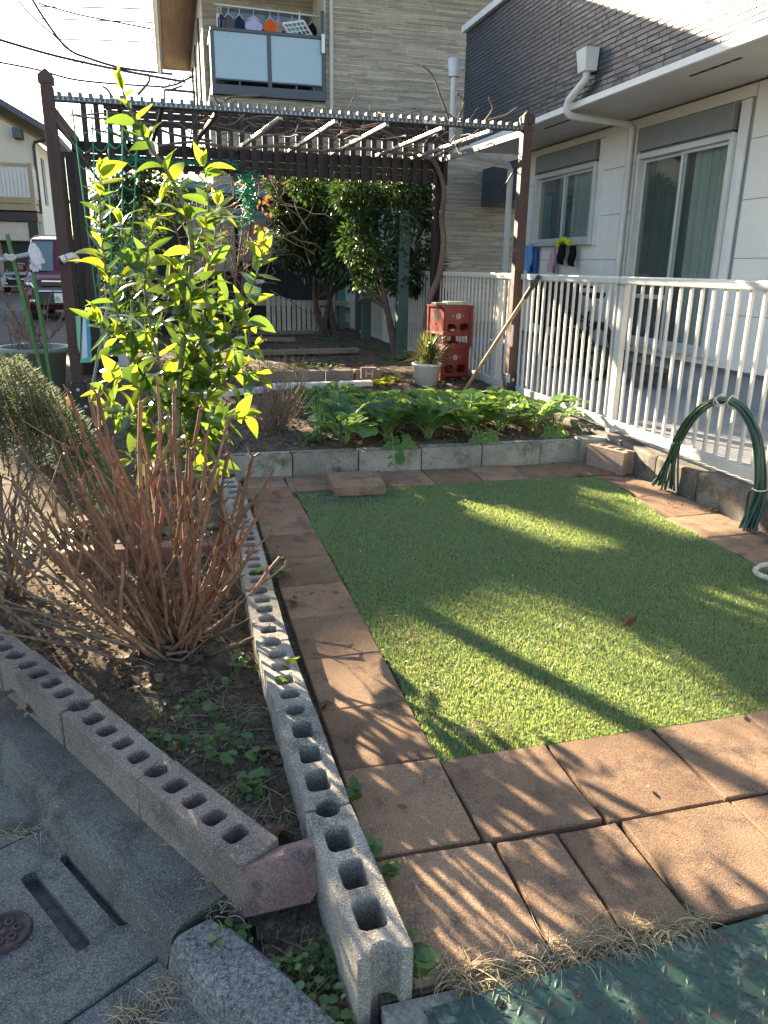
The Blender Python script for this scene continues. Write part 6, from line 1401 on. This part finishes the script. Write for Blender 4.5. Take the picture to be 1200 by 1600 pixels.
# ------------------------------------------------------------------ behind the fence: bicycle, step, laundry on the sill
bi = thing('bicycle', 'black bicycle with a front basket parked against the white wall behind the fence', 'bicycle', (4.25, 8.15, .135))
bkm = plain('bike black', (.012, .012, .013), rough=.4); tyre = plain('tyre', (.012, .012, .012), rough=.8)
def wheel(c, r):
    mb = MB(); k = 28; mb.tube([Vector(c)+Vector((0, r*math.cos(q*6.2832/k), r*math.sin(q*6.2832/k))) for q in range(k+1)], .022, 6); w_ = mb.build('wheel', tyre, bi)
    mb = MB()
    for q in range(14): a = q*6.2832/14; mb.tube([c, Vector(c)+Vector((0, (r-.02)*math.cos(a), (r-.02)*math.sin(a)))], .0022, 3)
    mb.build('spokes', alu, w_)
    mb = MB(); mb.tube([Vector(c)+Vector((0, (r+.035)*math.cos(q*.2), (r+.035)*math.sin(q*.2))) for q in range(1, 15)], .02, 5); mb.build('mudguard', bkm, bi)
Rw, Fwh = (4.22, 7.62, .40), (4.22, 8.58, .40); wheel(Rw, .265); wheel(Fwh, .265)
mb = MB(); bb = (4.22, 8.0, .37); st_ = (4.22, 7.87, .80); hd_ = (4.22, 8.42, .86)
for a, b, r in ((bb, st_, .02), (bb, hd_, .026), (Rw, bb, .014), (Rw, (4.22, 7.90, .70), .012), (hd_, Fwh, .018), ((4.22, 7.9, .72), (4.22, 8.40, .80), .018)): mb.tube([a, b], r, 6)
mb.build('frame', bkm, bi)
mb = MB(); mb.tube([st_, (4.22, 7.84, .93)], .014, 6); mb.build('seat_post', alu, bi)
mb = MB(); mb.add([(4.14, 7.70, .93), (4.30, 7.70, .93), (4.25, 7.98, .95), (4.19, 7.98, .95), (4.13, 7.69, .99), (4.31, 7.69, .99), (4.25, 7.99, .98), (4.19, 7.99, .98)], [(0, 1, 2, 3), (4, 7, 6, 5), (0, 4, 5, 1), (1, 5, 6, 2), (2, 6, 7, 3), (3, 7, 4, 0)]); mb.build('saddle', bkm, bi, bevel=.02)
mb = MB(); mb.tube(smooth_path([(3.98, 8.22, 1.02), (4.0, 8.36, 1.03), (4.12, 8.42, 1.0), (4.22, 8.42, .95), (4.32, 8.42, 1.0), (4.44, 8.36, 1.03), (4.46, 8.22, 1.02)], 3), .014, 6); mb.tube([hd_, (4.22, 8.42, .96)], .016, 6); mb.build('handlebar', bkm, bi)
mb = MB()
for k in range(7): 
    y = 8.50+k*.05; mb.tube([(4.06, y, .72), (4.03, y, .98)], .006, 4); mb.tube([(4.38, y, .72), (4.41, y, .98)], .006, 4)
for z in (.72, .80, .89, .98): e = .03*(z-.72)/.26; mb.tube([(4.06-e, 8.5, z), (4.38+e, 8.5, z), (4.38+e, 8.82, z), (4.06-e, 8.82, z), (4.06-e, 8.5, z)], .008, 4)
mb.b2((4.06, 8.5, .70), (4.38, 8.82, .72)); mb.build('basket', bkm, bi)
mb = MB(); mb.b2((4.06, 8.36, .60), (4.40, 8.92, 1.07)); mb.build('child_seat', surf('grey black fabric', (.035, .035, .04), (.012, .012, .014), big=7), bi, bevel=.06)
mb = MB(); mb.b2((4.10, 7.95, .30), (4.36, 8.38, .60)); mb.build('cover', bkm, bi, bevel=.05)
mb = MB(); mb.b2((4.16, 7.62, .69), (4.28, 7.95, .705)); mb.build('rear_rack', bkm, bi)
mb = MB(); mb.lathe([(0, .03), (.028, .02), (.03, 0)], (4.22, 7.36, .62), 10, M=Matrix.Rotation(R(90), 3, 'X')); mb.build('rear_reflector', plain('red reflector', (.5, .01, .01), rough=.2), bi)
mb = MB(); mb.b2((4.19, 7.93, .52), (4.25, 8.02, .57)); mb.build('battery', plain('amber', (.6, .35, .02)), bi)
mb = MB(); mb.tube([(4.25, 7.92, .34), (4.36, 7.86, .14)], .01, 5); mb.tube([(4.22, 8.0, .37), (4.15, 8.05, .27), (4.08, 8.05, .27)], .011, 5); mb.build('pedal_crank', alu, bi)
sb = thing('step_bench', 'low weathered wooden step beside the bicycle below the big window', 'step', (4.27, 7.0, .135)); wst = surf('bench wood', (.20, .165, .13), (.13, .11, .09), big=5, fine=50, bump=.3)
for k in range(3): mb = MB(); mb.b2((4.09+k*.123, 6.68, .285), (4.205+k*.123, 7.30, .31)); mb.build('seat_board', wst, sb, bevel=.004)
for x in (4.11, 4.41):
    for y in (6.74, 7.22): mb = MB(); mb.b2((x-.02, y-.03, .135), (x+.02, y+.03, .284)); mb.build('leg', wst, sb)
bi.location.x -= .12; bi.location.y -= .54; sb.location.x += .10; sb.location.y -= .27
def sill_cloth(name, y, w, z1, z0, mat, label, cat, x=HX-.075, flare=1.0):
    mb = MB(); n, k = 8, 6; vs = []
    for j in range(k+1):
        for i in range(n+1):
            u = i/n-.5; v = j/k; vs.append((x-.02*math.sin(u*8+j)*v-.01, y+u*w*(1+(flare-1)*v), z1-(z1-z0)*v+.01*math.sin(u*7)*v))
    b = len(vs); vs += [(p[0]+.018, p[1], p[2]) for p in vs]; f = [(j*(n+1)+i, j*(n+1)+i+1, (j+1)*(n+1)+i+1, (j+1)*(n+1)+i) for j in range(k) for i in range(n)]
    mb.add(vs, f+[tuple(b+q for q in t_) for t_ in f], 0, True); return tag(mb.build(name, mat, fix=False), label, cat)
sill_cloth('towel', 9.56, .24, 1.49, 1.18, cloth('sky blue cloth', (.17, .36, .68)), 'light blue towel hanging from the left end of the small window sill', 'towel')
sill_cloth('towel', 9.48, .22, 1.46, 1.0, cloth('blue cloth', (.05, .17, .42)), 'darker blue towel hanging behind the light blue one below the small window', 'towel', x=HX-.04)
sill_cloth('glove', 8.88, .11, 1.44, 1.17, cloth('pink cloth', (.58, .35, .42)), 'pale pink rubber glove clipped under the small window', 'glove', flare=1.7)
sill_cloth('sleeve', 8.66, .15, 1.48, 1.26, cloth('black knit', (.012, .012, .015)), 'black cloth tube hanging under the yellow cuff at the small window', 'arm cover')
sill_cloth('sleeve', 8.39, .13, 1.46, 1.24, cloth('black knit', (.012, .012, .015)), 'single black cloth tube hanging at the right end of the small window sill', 'arm cover')
mb = MB(); mb.tube(smooth_path([(HX-.09, 8.74, 1.47), (HX-.09, 8.68, 1.52), (HX-.08, 8.58, 1.53), (HX-.08, 8.48, 1.49)], 4), .032, 8); tag(mb.build('cuff', cloth('fluor yellow cloth', (.55, .70, .03))), 'fluorescent yellow cuff lying over the small window sill', 'cuff')
# ------------------------------------------------------------------ left side: stakes, pipe, glove, planter, boards
stk = plain('green stake', (.05, .16, .045), rough=.45)
for a, b, y, lab in (((11, 366), (80, 640), 5.9, 'tall green plastic stake crossed by a grey pipe at the far left'), ((52, 425), (88, 650), 5.9, 'green plastic stake carrying a white glove on its top')):
    mb = MB(); p, q = P(*b, y), P(*a, y); mb.tube([p, q], .014, 8); o = mb.build('garden_stake', stk); tag(o, lab, 'stake')
mb = MB(); mb.tube([P(-30, 412, 5.88), P(47, 397, 5.88)], .015, 8); tag(mb.build('grey_pipe', plain('grey pvc', (.33, .37, .38), rough=.4)), 'grey plastic pipe tied across the left green stake', 'pipe')
mb = MB()
for k in range(3): a = P(14+k*1.5, 400+k*2, 5.85); mb.tube([a+Vector((.03*math.cos(q*.7), .03*math.sin(q*.7)-.0, .012*math.sin(q*1.3+k))) for q in range(10)], .006, 5)
tag(mb.build('cord_tie', strg), 'white cord binding the grey pipe to the green stake', 'cord')
gl = thing('work_glove', 'white cotton work glove stuck upside down over the green stake', 'glove', tuple(P(55, 425, 5.86)))
cw = cloth('white cotton', (.66, .65, .68)); g0 = [(43, 392), (46, 381), (52, 378), (60, 388), (65, 398), (66, 412), (58, 418), (48, 410), (46, 402)]
mb = MB(); fr_ = [P(a, b, 5.84) for a, b in g0]; bk_ = [p+Vector((0, .06, 0)) for p in fr_]; n = len(g0); mb.add(fr_+bk_, [tuple(range(n)), tuple(range(n, 2*n))[::-1]]+[(i, (i+1) % n, n+(i+1) % n, n+i) for i in range(n)]); o = mb.build('cuff_and_palm', cw, gl, bevel=.015)
for k, (a, b) in enumerate((((49, 408), (49, 420)), ((53, 412), (53, 424)), ((57, 414), (58, 424)), ((61, 412), (63, 421)), ((65, 404), (68, 411)))): mb = MB(); mb.tube([P(*a, 5.87), P((a[0]+b[0])/2, (a[1]+b[1])/2, 5.85), P(*b, 5.86)], [.013, .0135, .009], 8); mb.build('finger', cw, gl)
el = thing('pipe_elbow', 'white plastic pipe elbow with a black ring fixed at the left pergola post', 'pipe', (-.72, 5.95, 1.22))
pw = plain('white pipe', (.68, .66, .60), rough=.35); a, b, c, d = P(93, 408, 5.94), P(103, 403, 5.94), P(112, 400, 5.96), P(121, 408, 6.0)
mb = MB(); mb.tube(smooth_path([b, c, Vector((c+d)/2)+Vector((0, 0, .012)), d], 4), .024, 12); mb.build('elbow', pw, el)
mb = MB(); mb.tube([a, a.lerp(b, .35)], .027, 12); mb.build('black_ring', black_iron, el)
mb = MB(); mb.tube([a.lerp(b, .35), b], .026, 12); mb.build('socket', pw, el)
bd = thing('sign_boards', 'pair of narrow green white and blue painted boards leaning at the left pergola post', 'board', (-.65, 6.0, .4))
def tile4(n, pts, y, mat):
    f_ = [P(a, b, y) for a, b in pts]; q_ = [p+Vector((0, .018, 0)) for p in f_]; k = len(pts); mb = MB(); mb.add(f_+q_, [tuple(range(k)), tuple(range(k, 2*k))[::-1]]+[(i, (i+1) % k, k+(i+1) % k, k+i) for i in range(k)]); return mb.build(n, mat, bd)
tile4('board', [(118, 494), (126, 493), (125, 553), (121, 540)], 5.99, plain('mint paint', (.22, .45, .30)))
tile4('board', [(126, 560), (129, 493), (139, 493), (144, 566), (125, 567)], 5.99, plain('teal green paint', (.10, .42, .34)))
tile4('white_stripe', [(128, 561), (130, 497), (134, 497), (137, 558)], 5.985, plain('lavender white', (.60, .60, .68)))
tile4('blue_stripe', [(137, 556), (134, 497), (138.5, 494), (142, 556)], 5.982, plain('blue paint', (.03, .30, .52)))
mb = MB(); mb.tube([P(143, 612, 6.2), P(170, 470, 6.2)], .013, 8); tag(mb.build('grey_pole', plain('galvanised', (.30, .32, .32), rough=.4, metal=.4)), 'thin grey metal pole leaning beside the painted boards', 'pole')
for (a, b, y, lab) in (((206, 470), (212, 600), 8.2, 'first green stake standing behind the citrus next to the white machine'), ((220, 465), (228, 590), 8.3, 'second green stake standing behind the citrus')):
    mb = MB(); mb.tube([P(*b, y), P(*a, y)], .016, 6); tag(mb.build('garden_stake', stk, ), lab, 'stake')
mc = thing('white_machine', 'small white plastic garden machine with a dark slot behind the citrus', 'garden machine', (-.4, 8.4, .2)); wm = plain('white machine plastic', (.60, .60, .60), rough=.4)
mb = MB(); p = P(178, 580, 8.3); p.z = .2; mb.b2((p.x-.13, p.y-.1, p.z), (p.x+.16, p.y+.15, p.z+.16)); mb.build('housing', wm, mc, bevel=.02)
mb = MB(); mb.b2((p.x-.10, p.y-.104, p.z+.05), (p.x+.06, p.y-.101, p.z+.11)); mb.build('slot', dark_hole, mc)
mb = MB(); mb.b2((p.x+.0, p.y-.05, p.z+.161), (p.x+.10, p.y+.08, p.z+.30)); mb.build('engine', bkm, mc, bevel=.02)
mb = MB(); mb.b2((p.x-.11, p.y-.0, p.z+.161), (p.x-.03, p.y+.08, p.z+.40)); mb.build('tank', wm, mc, bevel=.02)
mb = MB(); mb.tube(smooth_path([P(142, 530, 8.1), P(152, 508, 8.1), P(172, 495, 8.1), P(200, 494, 8.1), P(222, 510, 8.1), P(232, 530, 8.1)], 4), .012, 6); tag(mb.build('white_hose', pw), 'white hose arching beside the grey pole behind the pergola post', 'hose')
# planter with red-hipped twigs
pln = thing('rose_planter', 'pale green planter holding thin bare twigs with small red hips at the roadside', 'planter', (-1.25, 7.4, -.05))
c = P(58, 560, 7.4); c.z = 0
mb = MB(); mb.lathe([(0, .0), (.2, .0), (.27, .50), (.31, .50), (.315, .54), (.27, .54), (.25, .48), (0, .47)], (c.x-.02, 7.4, -.05), 24); mb.build('pot', plain('pale green plastic', (.17, .20, .17), rough=.5), pln)
rnd = random.Random(5)
for k in range(26):
    b = Vector((c.x-.02+rnd.gauss(0, .09), 7.4+rnd.gauss(0, .09), .42)); t = P(rnd.uniform(-5, 118), rnd.uniform(440, 520), 7.4+rnd.uniform(-.2, .3)); pa = stem_path(b, t, .1, rnd, 5); mb = MB(); mb.tube(pa, .005, 5)
    for q in range(2): i = rnd.randint(2, 4); o = Vector((rnd.uniform(-1, 1), rnd.uniform(-1, 1), rnd.uniform(.3, 1))).normalized()*.09; mb.tube([pa[i], pa[i]+o], .003, 4)
    s_ = mb.build('twig', twig_m, pln)
    if k % 2 == 0: mb = MB(); mb.lathe([(0, -.016), (.013, -.006), (.013, .008), (0, .016)], pa[-1], 8); mb.build('rose_hip', plain('rose hip', (.35, .03, .04), rough=.3), s_)
# bricks in the soil behind the shrub
rb = surf('old red brick', (.26, .13, .10), (.18, .10, .08), big=8, fine=90, bump=.5, vary=.2)
for (x, y, rz, lab) in ((-.42, 3.62, .5, 'old red brick lying flat in the soil right of the rosemary trunk'), (-.05, 4.2, .1, 'old red brick lying behind the hydrangea stems near the citrus base')):
    mb = MB(); z = soil_h(x, y); mb.box((x, y, z+.03), (.22, .10, .07), rz=rz, jit=.003); tag(mb.build('brick', rb, bevel=.006), lab, 'brick')
be = thing('brick_edging', 'line of reddish bricks edging the soil between the rosemary and the block row', 'brick edging', (-.2, 3.4, 0))
for k in range(5): x = -.42+k*.15; mb = MB(); mb.box((x, 3.22-.01*k, .028), (.142, .075, .07), rz=-.06+random.uniform(-.03, .03), jit=.003); mb.build('brick', rb, be, bevel=.005)
